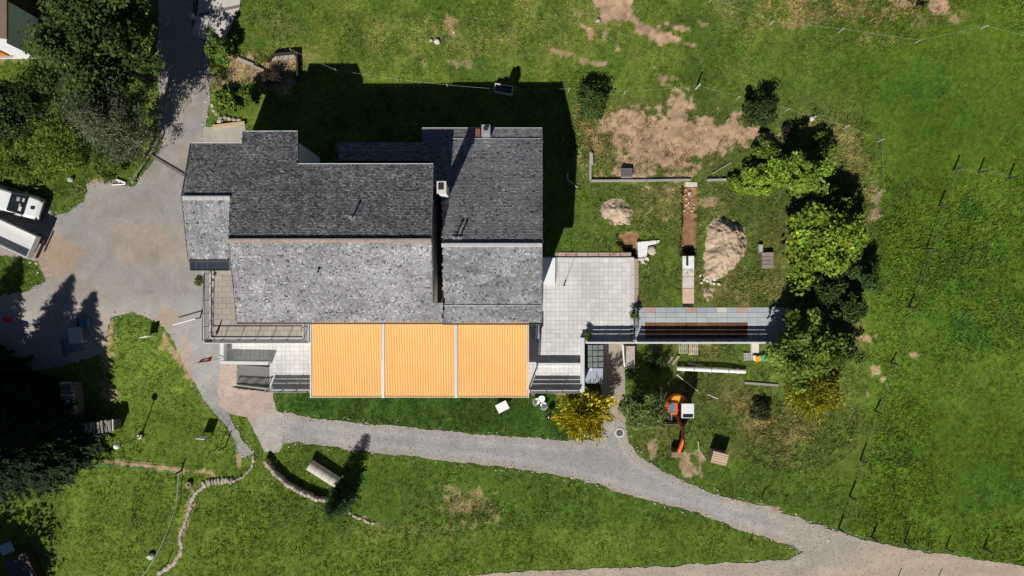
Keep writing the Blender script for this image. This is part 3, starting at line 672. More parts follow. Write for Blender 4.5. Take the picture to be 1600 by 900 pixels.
# stairs down to the paved apron
st = thing('stairs', P(396, 586, -1.2), 'concrete stairs with a barred railing beside the white parapet', 'stairs')
xt0 = P(372, 586, -2.3).x; xt1 = P(420, 586, 0).x; y0 = P(396, 572, -1).y; y1 = P(396, 603, -1).y; zb = tz(xt0 - .5, (y0 + y1) / 2); ns = 12
for k in range(ns):
    xa = xt0 + (xt1 - xt0) * k / ns; xb = xt0 + (xt1 - xt0) * (k + 1) / ns; zt = zb + (0 - zb) * (k + 1) / (ns + 1)
    MB().box(((xa + xb) / 2, (y0 + y1) / 2, (zt + LOW) / 2), (xb - xa - .004, y0 - y1, zt - LOW)).build('step', mat('shade_toned_concrete', (.20, .19, .18), .95, var=.12, fine=.08), st)  # step colour darkened to stand for shade in the stair recess
lo_, hi_ = Vector((xt0, y1 - .1, zb)), Vector((xt1, y1 - .1, 0))
MB().bar(lo_ + Vector((0, 0, .12)), hi_ + Vector((0, 0, .12)), .1, .3).build('stringer', m_white, st)
for k in range(15):
    p = lo_.lerp(hi_, (k + .5) / 15); MB().bar(p, p + Vector((0, 0, 1.0)), .07, .05).build('baluster', m_dark, st)
MB().bar(lo_ + Vector((0, 0, 1.0)), hi_ + Vector((0, 0, 1.0)), .07, .06).build('handrail', m_dark, st)

# slab walkway on the retaining wall
wk = thing('slab_walkway', P(1110, 508, LOW), 'slab paved walkway with rust brown boards on the retaining wall', 'walkway')
MB().prism(pxy([(992, 480), (1234, 480), (1234, 537), (992, 537)]), LOW - .5, -.03).build('retaining_wall', MATS['terrace_body'], wk)
m_slab = mat('blue_grey_slab', (.40, .43, .44), .85, var=.08, scale=2, ovar=.07, fine=.06); m_slabb = mat('blue_slab', (.355, .39, .425), .85, var=.1, scale=2, ovar=.1, fine=.06)
m_slabp = mat('pink_slab', (.46, .30, .24), .85, var=.12, scale=2, ovar=.1); m_slabw = mat('cream_slab', (.60, .54, .46), .85, var=.1, ovar=.05)
m_deck = mat('rust_board', (.17, .085, .045), .8, var=.22, scale=3, ovar=.3)
sm = {}
def slab(cx, cy, wpx, hpx, m, name='slab'):
    key = (m.name, wpx, hpx)
    if key not in sm: sm[key] = MB().box((0, 0, 0), (wpx / 20 - .015, hpx / 20 - .015, .06)).mesh(name, m, (0, 0, 0), bevel=.006)
    copy_part(sm[key], name, wk, P(cx, cy, 0) + Vector((0, 0, R.uniform(-.003, .003))))
for k in range(15):
    m = {1: m_slabp, 5: m_slabp, 8: m_slabw, 10: m_slabp}.get(k, m_slabb); slab(1000 + 16 * k, 484.2, 16, 8.2, m)
    for j in range(2):
        slab(1000 + 16 * k, 492.2 + 7.8 * j, 16, 7.8, m_slab)
    for j in range(4): slab(1000 + 16 * k, 506.8 + 6.2 * j, 16, 6.2, m_deck if 1 <= k <= 10 else m_slab, 'deck_board')

# roof terrace at the west end
bal = thing('roof_terrace', P(400, 480, 0), 'brown tiled roof terrace with gravel border beside the west roof', 'roof terrace')
ZB = 2.8
MB().prism(pxy([(318, 424), (318, 535), (482, 535), (482, 480), (375, 480), (375, 424)], ZB), -3.2, ZB - .05).build('terrace_body', m_white, bal)
m_bt = mat('brown_tile', (.36, .315, .27), .9, var=.08, scale=2, ovar=.08, fine=.06); bt = MB().box((0, 0, 0), (.60, .40, .05)).mesh('tile', m_bt, (0, 0, 0), bevel=.005)
for r_ in range(13):
    for c_ in range(12):
        px = 335 + 12.9 * c_ + (6 if r_ % 2 else 0); py = 426 + 8.65 * r_
        if 333 < px < 474 and (px < 372 or py > 497): copy_part(bt, 'tile', bal, P(px, py, ZB))
MB().prism(pxy([(330, 424), (330, 528), (474, 528), (474, 490), (372, 490), (372, 424)], ZB), ZB - .045, ZB - .02).build('bedding', m_joint, bal)
m_peb = mat('pebbles', (.30, .29, .27), .95, var=.1, fine=.35, fscale=16, bump=1.0, bscale=18)
for pl in ([(319, 424), (319, 535), (329, 535), (329, 424)], [(329, 527.5), (329, 535), (482, 535), (482, 527.5)], [(474, 500), (474, 527.5), (482, 527.5), (482, 500)]):
    MB().prism(pxy(pl, ZB), ZB - .045, ZB + .05).build('gravel_border', m_peb, bal)
ed = MB()
for a_, b_ in (((319, 424), (319, 536)), ((319, 536), (482, 536)), ((482, 536), (482, 500)), ((329, 424), (329, 528)), ((329, 528), (474, 528)), ((474, 528), (474, 500))): ed.bar(P(*a_, ZB + .05), P(*b_, ZB + .05), .06, .16)
ed.build('edge_profile', m_wallcap, bal)
rl = thing('metal_railing', P(400, 527, ZB), 'thin metal railing around the brown tiled roof terrace', 'railing')
pts = [P(328, 428, ZB), P(325.5, 530, ZB), P(475, 530, ZB)]
for a_, b_, n in ((pts[0], pts[1], 5), (pts[1], pts[2], 6)):
    for k in range(n + 1): 
        p = a_.lerp(b_, k / n); MB().bar(p, p + Vector((0, 0, 1.0)), .035, .035).build('post', m_dark, rl)
    for h_ in (.98,): MB().bar(a_ + Vector((0, 0, h_)), b_ + Vector((0, 0, h_)), .045, .045).build('rail', m_dark, rl)
pc = thing('closed_parasol', P(338, 531, ZB), 'slim closed parasol standing at the corner of the roof terrace', 'parasol')
b_ = P(335, 531, ZB); MB().cyl(b_, b_ + Vector((0, 0, 1.45)), .03, .03, 8).build('pole', m_dark, pc); MB().cyl(b_ + Vector((0, 0, .55)), b_ + Vector((0, 0, 1.5)), .11, .03, 8).build('folded_canopy', m_dark, pc)
ts = thing('garden_ornament', P(334, 428, ZB), 'round pale ornament with a dark curved arm under the collector panels', 'ornament')
b_ = P(334.5, 432, ZB); MB().cyl(b_, b_ + Vector((0, 0, .3)), .14, .10, 12).build('pot', m_concrete_pale, ts); MB().tube([b_ + Vector((.2 * math.cos(t), .25 + .2 * math.sin(t), .3)) for t in np.linspace(-.4, 3.2, 8)], .03).build('arm', m_dark, ts)

# ------------------------------------------------------------------ orange awning
aw = thing('awning', P(656, 560, 0), 'long orange striped awning in three panels over the south terrace', 'awning')
m_aw = mat('awning_cloth', (.8, .38, .07), .75, var=.06, scale=.6, fine=.02, fscale=5)
n = m_aw.node_tree.nodes; l = m_aw.node_tree.links; geo = n.new('ShaderNodeNewGeometry'); sx = n.new('ShaderNodeSeparateXYZ'); l.new(geo.outputs['Position'], sx.inputs[0])
mm = n.new('ShaderNodeMath'); mm.operation = 'MULTIPLY'; mm.inputs[1].default_value = 1 / .19; l.new(sx.outputs[0], mm.inputs[0]); fr_ = n.new('ShaderNodeMath'); fr_.operation = 'FRACT'; l.new(mm.outputs[0], fr_.inputs[0])
rp = n.new('ShaderNodeValToRGB'); rp.color_ramp.interpolation = 'LINEAR'; e = rp.color_ramp.elements; e[0].position = 0.0; e[0].color = (.70, .335, .085, 1); e[1].position = .48; e[1].color = (.73, .355, .095, 1)
for pos, c_ in ((.56, (.82, .53, .215, 1)), (.80, (.84, .56, .245, 1)), (.9, (.70, .335, .085, 1))): q_ = e.new(pos); q_.color = c_
l.new(fr_.outputs[0], rp.inputs[0])
src = n['Principled BSDF'].inputs['Base Color'].links[0].from_node; l.new(rp.outputs[0], src.inputs[0])
ZT, ZF = 3.15, 2.35
for (x0, x1) in ((487, 596), (601, 710), (714.5, 824)):
    nx, ny = 12, 10; V = []; 
    for i in range(nx + 1):
        for j in range(ny + 1):
            px = x0 + (x1 - x0) * i / nx; py = 499 + (620 - 499) * j / ny; z = ZT + (ZF - ZT) * j / ny; sag = -.05 * math.sin(math.pi * i / nx) * math.sin(math.pi * min(1, j / ny)) 
            p = P(px, py, z); V.append((p.x, p.y, p.z + sag))
    Q = [(i * (ny + 1) + j, i * (ny + 1) + j + 1, (i + 1) * (ny + 1) + j + 1, (i + 1) * (ny + 1) + j) for i in range(nx) for j in range(ny)]
    o = mesh_np('fabric_panel', V, Q, m_aw, aw, smooth=True)
    A = P(x0, 620.3, ZF); B = P(x1, 620.3, ZF); MB().bar(A, B, .07, .10).build('front_bar', mat('cream_bar', (.75, .60, .40), .5, var=.02), aw)
m_grail = mat('awning_rail', (.50, .52, .55), .4, var=.04, metal=.2)
for px in (485.6, 598.5, 712.3, 825.4):
    wd = .20 if 500 < px < 800 else .09
    A = P(px, 499, ZT + .03); B = P(px, 621.5, ZF + .03); r_ = MB().bar(A, B, wd, .09).build('rail', m_grail, aw)
    MB().bar((B.x, B.y + .1, LOW if 1 else 0), (B.x, B.y + .1, ZF), .09, .09).build('post', m_grail, aw)

# ------------------------------------------------------------------ trees and shrubs
def leaf_cloud(cent, nrm, size, asp, r, tilt=0.6):
    """rhombic leaves: centres, preferred normals, sizes, aspect"""
    n = len(cent); d = nrm + r.normal(0, tilt, (n, 3)); d /= np.linalg.norm(d, axis=1)[:, None] + 1e-9
    t = r.normal(0, 1, (n, 3)); u = np.cross(d, t); u /= np.linalg.norm(u, axis=1)[:, None] + 1e-9; v = np.cross(d, u)
    L = size[:, None] * .5; Wd = L * asp
    return np.stack([cent - u * L, cent - v * Wd - u * L * .1, cent + u * L, cent + v * Wd - u * L * .1], 1)
def pal(r, n, cols):
    k = r.integers(0, len(cols), n); c = np.array(cols)[k]; return c * np.exp(r.normal(0, .22, n))[:, None]
def deciduous(name, label, cat, base, h, rad, cols, n=6000, leaf=.2, asp=.7, seed=0, squash=.8, gap=.5, z0=.25, group=None, clumps=None, spiky=False, mtl=None):
    r = np.random.default_rng(500 + seed); b = np.array(base); t = thing(name, base, label, cat, group)
    nc = clumps or int(18 + rad * rad * 9); cz = h * (1 + z0) / 2; hz = h * (1 - z0) / 2
    d = r.normal(0, 1, (nc, 3)); d /= np.linalg.norm(d, axis=1)[:, None]; d[:, 2] = np.where(d[:, 2] < -.35, -d[:, 2], d[:, 2])
    q = r.random(nc) ** .45; C = d * q[:, None]; wob = 1 + r.normal(0, .20, nc)
    C = C * np.array([rad, rad, hz]) * wob[:, None] * .92; C[:, 2] += cz; C += b
    tone = np.exp(r.normal(0, .18, nc)); cr = rad * .26 * np.exp(r.normal(0, .3, nc)) + .08
    k = r.integers(0, nc, n); off = r.normal(0, 1, (n, 3)); off /= np.linalg.norm(off, axis=1)[:, None]
    off *= (r.random(n) ** .5)[:, None] * cr[k][:, None]; off[:, 2] *= squash; cen = C[k] + off
    cen[:, 2] = np.maximum(cen[:, 2], b[2] + .05)
    out = cen - (b + np.array([0, 0, cz * .6])); out /= np.linalg.norm(out, axis=1)[:, None] + 1e-9
    if spiky:
        V = np.zeros((n, 4, 3)); u = out + r.normal(0, .35, (n, 3)); u /= np.linalg.norm(u, axis=1)[:, None]; s_ = np.cross(u, r.normal(0, 1, (n, 3))); s_ /= np.linalg.norm(s_, axis=1)[:, None]
        L = leaf * r.uniform(.6, 1.4, n)[:, None]; V[:, 0] = cen - u * L * .4; V[:, 1] = cen - s_ * L * asp * .5; V[:, 2] = cen + u * L * .6; V[:, 3] = cen + s_ * L * asp * .5
    else: V = leaf_cloud(cen, out * .6 + np.array([0, 0, .7]), leaf * r.uniform(.55, 1.4, n), asp, r, gap)
    c = pal(r, n, cols) * tone[k][:, None]
    mesh_np('crown', V.reshape(-1, 3), np.arange(n * 4).reshape(-1, 4), mtl or m_leaf, t, cols=np.repeat(c, 4, axis=0))
    tk = MB(); r0 = max(.03, .022 * h + .02); top = Vector(base) + Vector((r.normal(0, .06) * h, r.normal(0, .06) * h, h * .55)); mid = Vector(base).lerp(top, .5) + Vector((r.normal(0, .03) * h, r.normal(0, .03) * h, 0))
    bb = Vector(base) - Vector((0, 0, .15)); tk.cyl(bb, mid, r0 * 1.25, r0 * .8, 9); tk.cyl(mid, top, r0 * .8, r0 * .4, 8)
    for i in r.choice(nc, min(nc, 16), replace=False):
        e = Vector(C[i]); s0 = Vector(base).lerp(mid, .7) if e.z < mid.z else mid.lerp(top, float(r.uniform(0, .9))); m_ = s0.lerp(e, .5) + Vector((0, 0, .06 * h))
        tk.cyl(s0, m_, r0 * .38, r0 * .25, 6); tk.cyl(m_, e, r0 * .25, r0 * .08, 5)
    tk.build('trunk', m_bark, t, smooth=True); return t
def conifer(name, label, base, h, rad, cols, seed=0, levels=34, per=11, ncard=13, top=.03, droop=.35, card=.34, cat='tree', group=None, low=.03, power=1.0):
    r = np.random.default_rng(700 + seed); b = np.array(base); t = thing(name, base, label, cat, group); cs = []; us = []; wd = []; tn = []
    tk = MB(); tk.cyl(Vector(base) - Vector((0, 0, .2)), Vector(base) + Vector((0, 0, h * .98)), .018 * h + .03, .015, 9)
    for k in range(levels):
        f = k / (levels - 1); z = h * (low + (1 - low - .02) * f); L0 = rad * ((1 - f) ** power + top)
        for j in range(per):
            a = r.uniform(0, 2 * np.pi); L = L0 * r.uniform(.65, 1.12); dv = np.array([np.cos(a), np.sin(a), 0]); tone = np.exp(r.normal(0, .2))
            if k % 3 == 0 and j % 3 == 0 and L > .4: tk.cyl(b + np.array([0, 0, z]), b + dv * L * .8 + np.array([0, 0, z - droop * L * .5]), .02, .008, 4)
            n = max(3, int(ncard * L / rad) + 2); s_ = np.linspace(.12, 1, n)
            for sgn in (-1, 0, 1):
                p = b + dv * (s_ * L)[:, None] + np.stack([np.zeros(n), np.zeros(n), z - droop * L * s_ ** 1.6 + r.normal(0, .03, n)], 1)
                side = np.array([-dv[1], dv[0], 0]) * sgn * .75
                u = dv * .8 + side + np.array([0, 0, -.25]) + r.normal(0, .2, (n, 3)); u /= np.linalg.norm(u, axis=1)[:, None]
                cs.append(p); us.append(u); wd.append(np.full(n, card) * r.uniform(.6, 1.3, n) * (.45 + .55 * (1 - f))); tn.append(np.full(n, tone))
    C = np.concatenate(cs); U = np.concatenate(us); L = np.concatenate(wd)[:, None]; T = np.concatenate(tn); n = len(C)
    s_ = np.cross(U, r.normal(0, .4, (n, 3)) + np.array([0, 0, 1])); s_ /= np.linalg.norm(s_, axis=1)[:, None] + 1e-9
    V = np.stack([C - U * L * .2, C - s_ * L * .17 + U * L * .2, C + U * L * .8, C + s_ * L * .17 + U * L * .2], 1)
    mesh_np('crown', V.reshape(-1, 3), np.arange(n * 4).reshape(-1, 4), m_needle, t, cols=np.repeat(pal(r, n, cols) * T[:, None], 4, axis=0))
    tk.build('trunk', m_bark, t); return t
GREEN = [(.080, .140, .022), (.105, .175, .028), (.062, .112, .022)]
BRIGHT = [(.17, .27, .03), (.20, .30, .04), (.125, .21, .028)]
LANE = [(.055, .090, .020), (.070, .110, .022), (.042, .072, .018)]
DARKG = [(.028, .052, .016), (.038, .066, .02), (.022, .042, .014)]
GREYG = [(.17, .20, .10), (.13, .155, .07), (.20, .22, .125)]
YELG = [(.21, .25, .026), (.16, .21, .026), (.13, .17, .026)]
YELLOW = [(.80, .62, .03), (.72, .60, .04), (.55, .52, .04), (.22, .26, .03)]
SPRUCE = [(.018, .036, .013), (.024, .044, .015), (.014, .028, .011)]
def g(px, py): return G(px, py)
WOOD = 'trees between the white house and the yard'
deciduous('broadleaf_tree', 'tall green broadleaf tree throwing jagged shade on the lane beside the concrete ramp', 'tree', g(222, 44), 9.6, 3.2, LANE, 15000, .24, seed=1, group=WOOD)
deciduous('broadleaf_tree', 'large dense broadleaf tree beside the lane, in the middle of the row', 'tree', g(228, 126), 9.8, 3.3, LANE, 17000, .24, seed=2, group=WOOD)
deciduous('willow_tree', 'grey green feathery tree with thin leaves near the lane rail', 'tree', g(238, 206), 8.2, 2.8, [(.10, .12, .06), (.08, .095, .045), (.13, .145, .08)], 16000, .30, .22, seed=3, group=WOOD, gap=.9)
deciduous('broadleaf_tree', 'dark leaved tree in front of the white house wall', 'tree', g(62, 188), 4.6, 2.4, DARKG + GREEN[:1], 11000, .2, seed=4, group=WOOD)
deciduous('feathery_shrub', 'broad yellow green feathery shrub above the parked white van', 'shrub', g(56, 258), 2.6, 2.0, YELG + GREEN[:2], 11000, .24, .3, seed=6, z0=.05, gap=.9)
deciduous('feathery_shrub', 'yellow green feathery shrub between the willow and the yard', 'shrub', g(122, 238), 4.2, 2.6, YELG + GREEN[:2], 11000, .24, .3, seed=7, z0=.05, gap=.9)
deciduous('feathery_shrub', 'low green shrub on the bank over the white pipes', 'shrub', g(178, 252), 2.8, 1.9, YELG[1:] + GREEN, 8000, .2, .35, seed=8, z0=.03, gap=.9)
deciduous('feathery_shrub', 'olive brown bush behind the lane rail by the timber drain bar', 'shrub', g(232, 240), 5.2, 1.5, GREYG + [(.14, .12, .05)] + DARKG, 5500, .16, .35, seed=9, z0=.03, gap=.9)
deciduous('feathery_shrub', 'green shrub hiding the rear of the white van', 'shrub', g(2, 266), 2.2, 1.5, GREEN + YELG[:1], 7000, .2, .4, seed=10, z0=.05)
conifer('spruce_tree', 'dark spruce standing behind the stacked firewood', g(98, 680), 14.6, 3.5, SPRUCE, 1, levels=52, per=16, power=.75, low=.14, ncard=17, card=.60)
conifer('spruce_tree', 'taller dark spruce on the lawn edge, farther from the firewood', g(52, 690), 16.4, 4.5, SPRUCE, 2, levels=54, per=17, power=.75, low=.04, ncard=17, card=.60)
conifer('spruce_tree', 'dark spruce behind the flatbed truck, over the red watering can', g(-6, 588), 11.6, 3.8, SPRUCE, 3, levels=44, per=16, power=.8, ncard=16, card=.60)
conifer('spruce_tree', 'small dark spruce filling the gap behind the work table', g(58, 634), 10.0, 3.2, SPRUCE, 8, levels=40, per=16, power=.75, low=.06, ncard=16, card=.60)
deciduous('dense_tree', 'dense round crowned tree shading the little hut beside the lawn', 'tree', g(-30, 985), 7.6, 4.3, DARKG + GREEN, 22000, .34, seed=11, z0=.06, clumps=300)
deciduous('garden_shrub', 'small leafy shrub beside the end of the concrete ramp', 'shrub', g(352, 84), 2.5, 1.05, GREEN + BRIGHT[:1], 3000, .16, seed=12, z0=.1)
deciduous('garden_shrub', 'light green perennials above the sandstone bed edge', 'shrub', g(358, 160), 1.1, 1.15, BRIGHT + GREEN, 3500, .17, seed=13, z0=.02)
deciduous('garden_shrub', 'green bush in the terraced bed at the edge of the house shade', 'shrub', g(403, 152), 1.8, .95, GREEN + BRIGHT[:1], 3000, .16, seed=14, z0=.05)
deciduous('garden_shrub', 'brownish twiggy bush on the terraced bed', 'shrub', g(432, 126), 1.3, .8, [(.08, .06, .04), (.06, .06, .03), (.05, .04, .03)], 1200, .14, .4, seed=15, z0=.05)
conifer('columnar_conifer', 'slender columnar conifer at the end of the curved stone wall', g(538, 774), 5.0, 1.05, [(.035, .075, .022), (.05, .10, .03), (.025, .055, .016)], 4, levels=40, per=12, ncard=7, top=.10, droop=-.25, card=.26, low=.01, power=.55)
deciduous('yellow_shrub', 'big spiky golden yellow shrub beside the gravel path', 'shrub', g(909, 640), 3.3, 2.05, YELLOW + YELLOW[:2] + [(.14, .17, .03), (.20, .22, .03)], 7500, .42, .20, seed=16, z0=.0, spiky=True, clumps=90)  # green leaf tones mixed in to stand for shade on the north half
deciduous('garden_shrub', 'large green leafed shrub between the manhole and the excavator', 'shrub', g(998, 634), 4.0, 1.85, [(.13, .18, .045), (.09, .14, .035), (.19, .23, .07)], 8500, .27, .38, seed=17, z0=.02)
deciduous('broadleaf_tree', 'bright green tree at the garden edge by the wooden crate', 'tree', g(1265, 378), 4.4, 2.7, [(.19, .31, .035), (.24, .36, .04), (.14, .235, .03), (.30, .36, .03)], 9500, .30, seed=18, z0=.12)
deciduous('broadleaf_tree', 'mid green tree overhanging the end of the slab walkway', 'tree', g(1224, 538), 6.2, 2.6, [(.13, .20, .03), (.17, .25, .04), (.10, .155, .025)], 13000, .24, seed=19, z0=.12)
deciduous('yellow_shrub', 'olive and yellow tipped shrub in front of the walkway tree', 'shrub', g(1252, 602), 4.0, 2.2, [(.34, .34, .03), (.22, .24, .03), (.62, .50, .03), (.16, .19, .03)], 9000, .26, .35, seed=20, z0=.0, spiky=True)
deciduous('garden_shrub', 'light green shrub at the end of the timber bed edging', 'shrub', g(1178, 284), 1.5, 1.1, [(.26, .40, .04), (.20, .31, .035)], 3400, .2, seed=21, z0=.02)
deciduous('garden_shrub', 'tall light green shrub in the garden corner under the wire fence', 'shrub', g(1236, 284), 4.0, 1.7, [(.24, .37, .04), (.19, .30, .035), (.13, .21, .03)], 7500, .22, seed=22, z0=.05)
deciduous('garden_shrub', 'dark green bush beside the pasture fence, below the bright tree', 'shrub', g(1336, 428), 2.4, 1.15, [(.06, .115, .028), (.045, .085, .02)], 3800, .18, seed=23, z0=.02)
deciduous('garden_shrub', 'green bush beside the corner of the north roof shade', 'shrub', g(919, 163), 1.8, 1.3, [(.055, .095, .022), (.075, .12, .028)], 4200, .17, seed=24, z0=.02)
deciduous('garden_shrub', 'dark bush at the far corner of the dug over bed', 'shrub', g(1181, 180), 2.1, 1.35, [(.03, .05, .016), (.045, .07, .018), (.06, .095, .02)], 4600, .15, seed=25, z0=.02)
deciduous('garden_shrub', 'low purple brown bush by the wire fence rock', 'shrub', g(1226, 208), .8, .5, [(.05, .03, .035), (.04, .04, .03)], 900, .12, seed=26, z0=.0)
deciduous('garden_shrub', 'dark weedy thicket below the long pale beam', 'shrub', g(1185, 640), 1.2, .8, [(.05, .06, .03), (.04, .06, .02), (.07, .07, .03)], 2600, .15, seed=27, z0=.0)
deciduous('garden_shrub', 'low thicket behind the pallets under the retaining wall', 'shrub', g(1022, 556), .9, 1.0, [(.05, .085, .025), (.04, .07, .02)], 2600, .15, seed=28, z0=.0)
deciduous('garden_shrub', 'small leafy clump at the roof terrace foot in the yard', 'shrub', g(312, 440), .35, .3, [(.10, .12, .03), (.14, .13, .05)], 500, .1, seed=29, z0=.0)
deciduous('climbing_plant', 'leafy climbing plant on the terrace corner by the short railing', 'plant', P(917, 524, .02), .9, .32, GREEN, 700, .11, seed=30, z0=.0)
deciduous('climbing_plant', 'leafy plants growing through the iron fence of the walkway', 'plant', P(990, 492, .02), 1.1, .35, GREEN, 700, .11, seed=31, z0=.0)
# irregular shrub belt along the right side of the garden
BELT = 'loose shrubs along the garden side of the pasture'
for k, (px, py, h_, r_, cols, lab) in enumerate((
        (1300, 322, 2.6, 1.2, GREEN + DARKG, 'loose green shrub between the tall light shrub and the bright tree'), (1322, 372, 2.2, 1.0, BRIGHT + GREEN, 'ragged light shrub on the pasture side of the bright tree'),
        (1282, 452, 2.4, 1.35, DARKG + GREEN, 'dark ragged shrub between the bright tree and the walkway tree'), (1316, 478, 2.8, 1.2, GREEN + DARKG, 'green shrub behind the dark bush by the pasture'),
        (1300, 540, 2.6, 1.3, GREEN + DARKG, 'green shrub on the pasture side of the walkway tree'), (1206, 276, 1.5, 1.0, [(.24, .37, .04), (.18, .29, .03)], 'low lime green growth joining the two light shrubs'),
        (1196, 235, 1.2, .9, GREEN + YELG, 'low weedy growth at the edge of the dug bed'), (1278, 232, 1.3, 1.0, GREEN + YELG, 'low weedy growth beneath the white fence rock'),
        (1150, 290, .9, .7, [(.24, .37, .04), (.18, .29, .03)], 'small lime green tuft at the end of the timber edging'))):
    deciduous('belt_shrub', lab, 'shrub', g(px, py), h_, r_, cols, int(2600 * r_ * r_ + 900), .21, .6, seed=60 + k, z0=.0, gap=.9, group=BELT)
# rough weeds: uncountable low tufts over the fallow ground
def weeds(n=12000):
    r = np.random.default_rng(900); areas = [((1080, 350), (150, 110), 1), ((1090, 600), (110, 90), 1.2), ((1240, 680), (100, 60), 1.2), ((1290, 30), (200, 45), 1.2), ((915, 230), (45, 70), 1.0), ((1290, 230), (90, 60), 1.0),
                                             ((1340, 330), (40, 120), .7), ((1060, 220), (140, 60), .8), ((400, 110), (80, 40), 1), ((20, 430), (60, 40), .8), ((100, 310), (60, 20), 1), ((700, 795), (70, 25), .5), ((230, 800), (30, 60), .6), ((1010, 720), (40, 30), .6), ((1330, 560), (20, 120), .6)]
    P_ = []; 
    for ctr, rr, wt in areas:
        m = int(n * wt * rr[0] * rr[1] / 85000); a = r.uniform(0, 2 * np.pi, m); q_ = np.sqrt(r.random(m)); P_.append(np.stack([ctr[0] + rr[0] * q_ * np.cos(a), ctr[1] + rr[1] * q_ * np.sin(a)], 1))
    P_ = np.concatenate(P_); px, py = P_.T; bad = inside_any(px, py, (YARD, PATH, ROAD, BUILD, EPATH)) | inside_any(px, py, [d[0] for d in DIG]); 
    keep = ~bad & (fbm(px, py, 14, 4, 91) > .46); px, py = px[keep], py[keep]; z = np.zeros(len(px))
    for _ in range(6): x = (px - 800) / F * (H - z); y = (450 - py) / F * (H - z); z = .5 * z + .5 * terrain(x, y)
    c, dirt = ground_color(px, py); N = len(px); B = 7; tall = r.uniform(.08, .30, N) * (.5 + fbm(px, py, 25, 3, 92))
    tonecol = np.array([(.11, .12, .03), (.06, .10, .02), (.19, .16, .065), (.15, .145, .045), (.06, .095, .02), (.20, .17, .075)])[(fbm(px, py, 20, 3, 93) * 9 + r.random(N) * 2.2).astype(int) % 6]
    V = np.zeros((N, B, 3, 3))
    for b in range(B):
        a = r.uniform(0, 2 * np.pi, N); le = tall * r.uniform(.4, 1.1, N); ln = le * r.uniform(.3, 1.0, N); wd = r.uniform(.012, .028, N); ox, oy = r.normal(0, .07, N), r.normal(0, .07, N)
        V[:, b, 0] = np.stack([x + ox - np.sin(a) * wd, y + oy + np.cos(a) * wd, z], 1); V[:, b, 1] = np.stack([x + ox + np.sin(a) * wd, y + oy - np.cos(a) * wd, z], 1); V[:, b, 2] = np.stack([x + ox + np.cos(a) * ln, y + oy + np.sin(a) * ln, z + le], 1)
    cc = (tonecol * .9 + c * .7) * np.exp(r.normal(0, .3, N))[:, None]
    o = mesh_np('weeds', V.reshape(-1, 3), np.arange(N * B * 3).reshape(-1, 3), m_grass, cols=np.repeat(cc, B * 3, axis=0))
    tag(o, 'rough tussocks and tall weeds over the fallow garden ground', 'weeds', kind='stuff')
weeds()

# ------------------------------------------------------------------ neighbouring white house (only its corner is in view)
nb = thing('white_house', G(30, 60), 'white rendered house corner with an orange blind beyond the trees', 'house')
c0 = G(61, 92); x1, y0_ = c0.x, c0.y; hh = 3.5
MB().box((x1 - 5, y0_ + 1.55, hh / 2 - .2), (10, 3.1, hh + .4)).build('wall', m_white, nb)
MB().box((x1 - 5, y0_ + 3.1 + 5, hh / 2 - .2), (10, 10, hh + .4)).build('timber_wall', m_timber_dark, nb)
m_btile = mat('brown_roof_tile', (.27, .19, .15), .85, var=.15, scale=3, fine=.2, fscale=9)
MB()._add([(x1 + .15, y0_ + .25, hh + .02), (x1 + .15, y0_ + 14, hh + .02), (x1 - 5, y0_ + 14, hh + 2.6), (x1 - 5, y0_ + .25, hh + 2.6), (x1 + .15, y0_ + .25, hh + .2), (x1 + .15, y0_ + 14, hh + .2), (x1 - 5, y0_ + 14, hh + 2.8), (x1 - 5, y0_ + .25, hh + 2.8)],
          [(3, 2, 1, 0), (4, 5, 6, 7), (0, 1, 5, 4), (1, 2, 6, 5), (2, 3, 7, 6), (3, 0, 4, 7)]).build('roof', m_btile, nb)
MB()._add([(x1 - 10.2, y0_ + .25, hh + .02), (x1 - 10.2, y0_ + 14, hh + .02), (x1 - 5, y0_ + 14, hh + 2.6), (x1 - 5, y0_ + .25, hh + 2.6), (x1 - 10.2, y0_ + .25, hh + .2), (x1 - 10.2, y0_ + 14, hh + .2), (x1 - 5, y0_ + 14, hh + 2.8), (x1 - 5, y0_ + .25, hh + 2.8)],
          [(0, 1, 2, 3), (7, 6, 5, 4), (4, 5, 1, 0), (5, 6, 2, 1), (6, 7, 3, 2), (7, 4, 0, 3)]).build('roof', m_btile, nb)
wn = MB().box((x1 - 2.6, y0_ - .03, 1.55), (1.9, .06, 1.2)).build('window', m_glass, nb); MB().box((x1 - 2.6, y0_ - .10, 1.7), (2.0, .08, 1.1)).build('orange_blind', mat('orange_blind', (.72, .24, .02), .6, var=.05), wn)
MB().box((x1 - 2.6, y0_ - .1, .9), (2.2, .2, .07)).build('window_sill', m_concrete, wn)

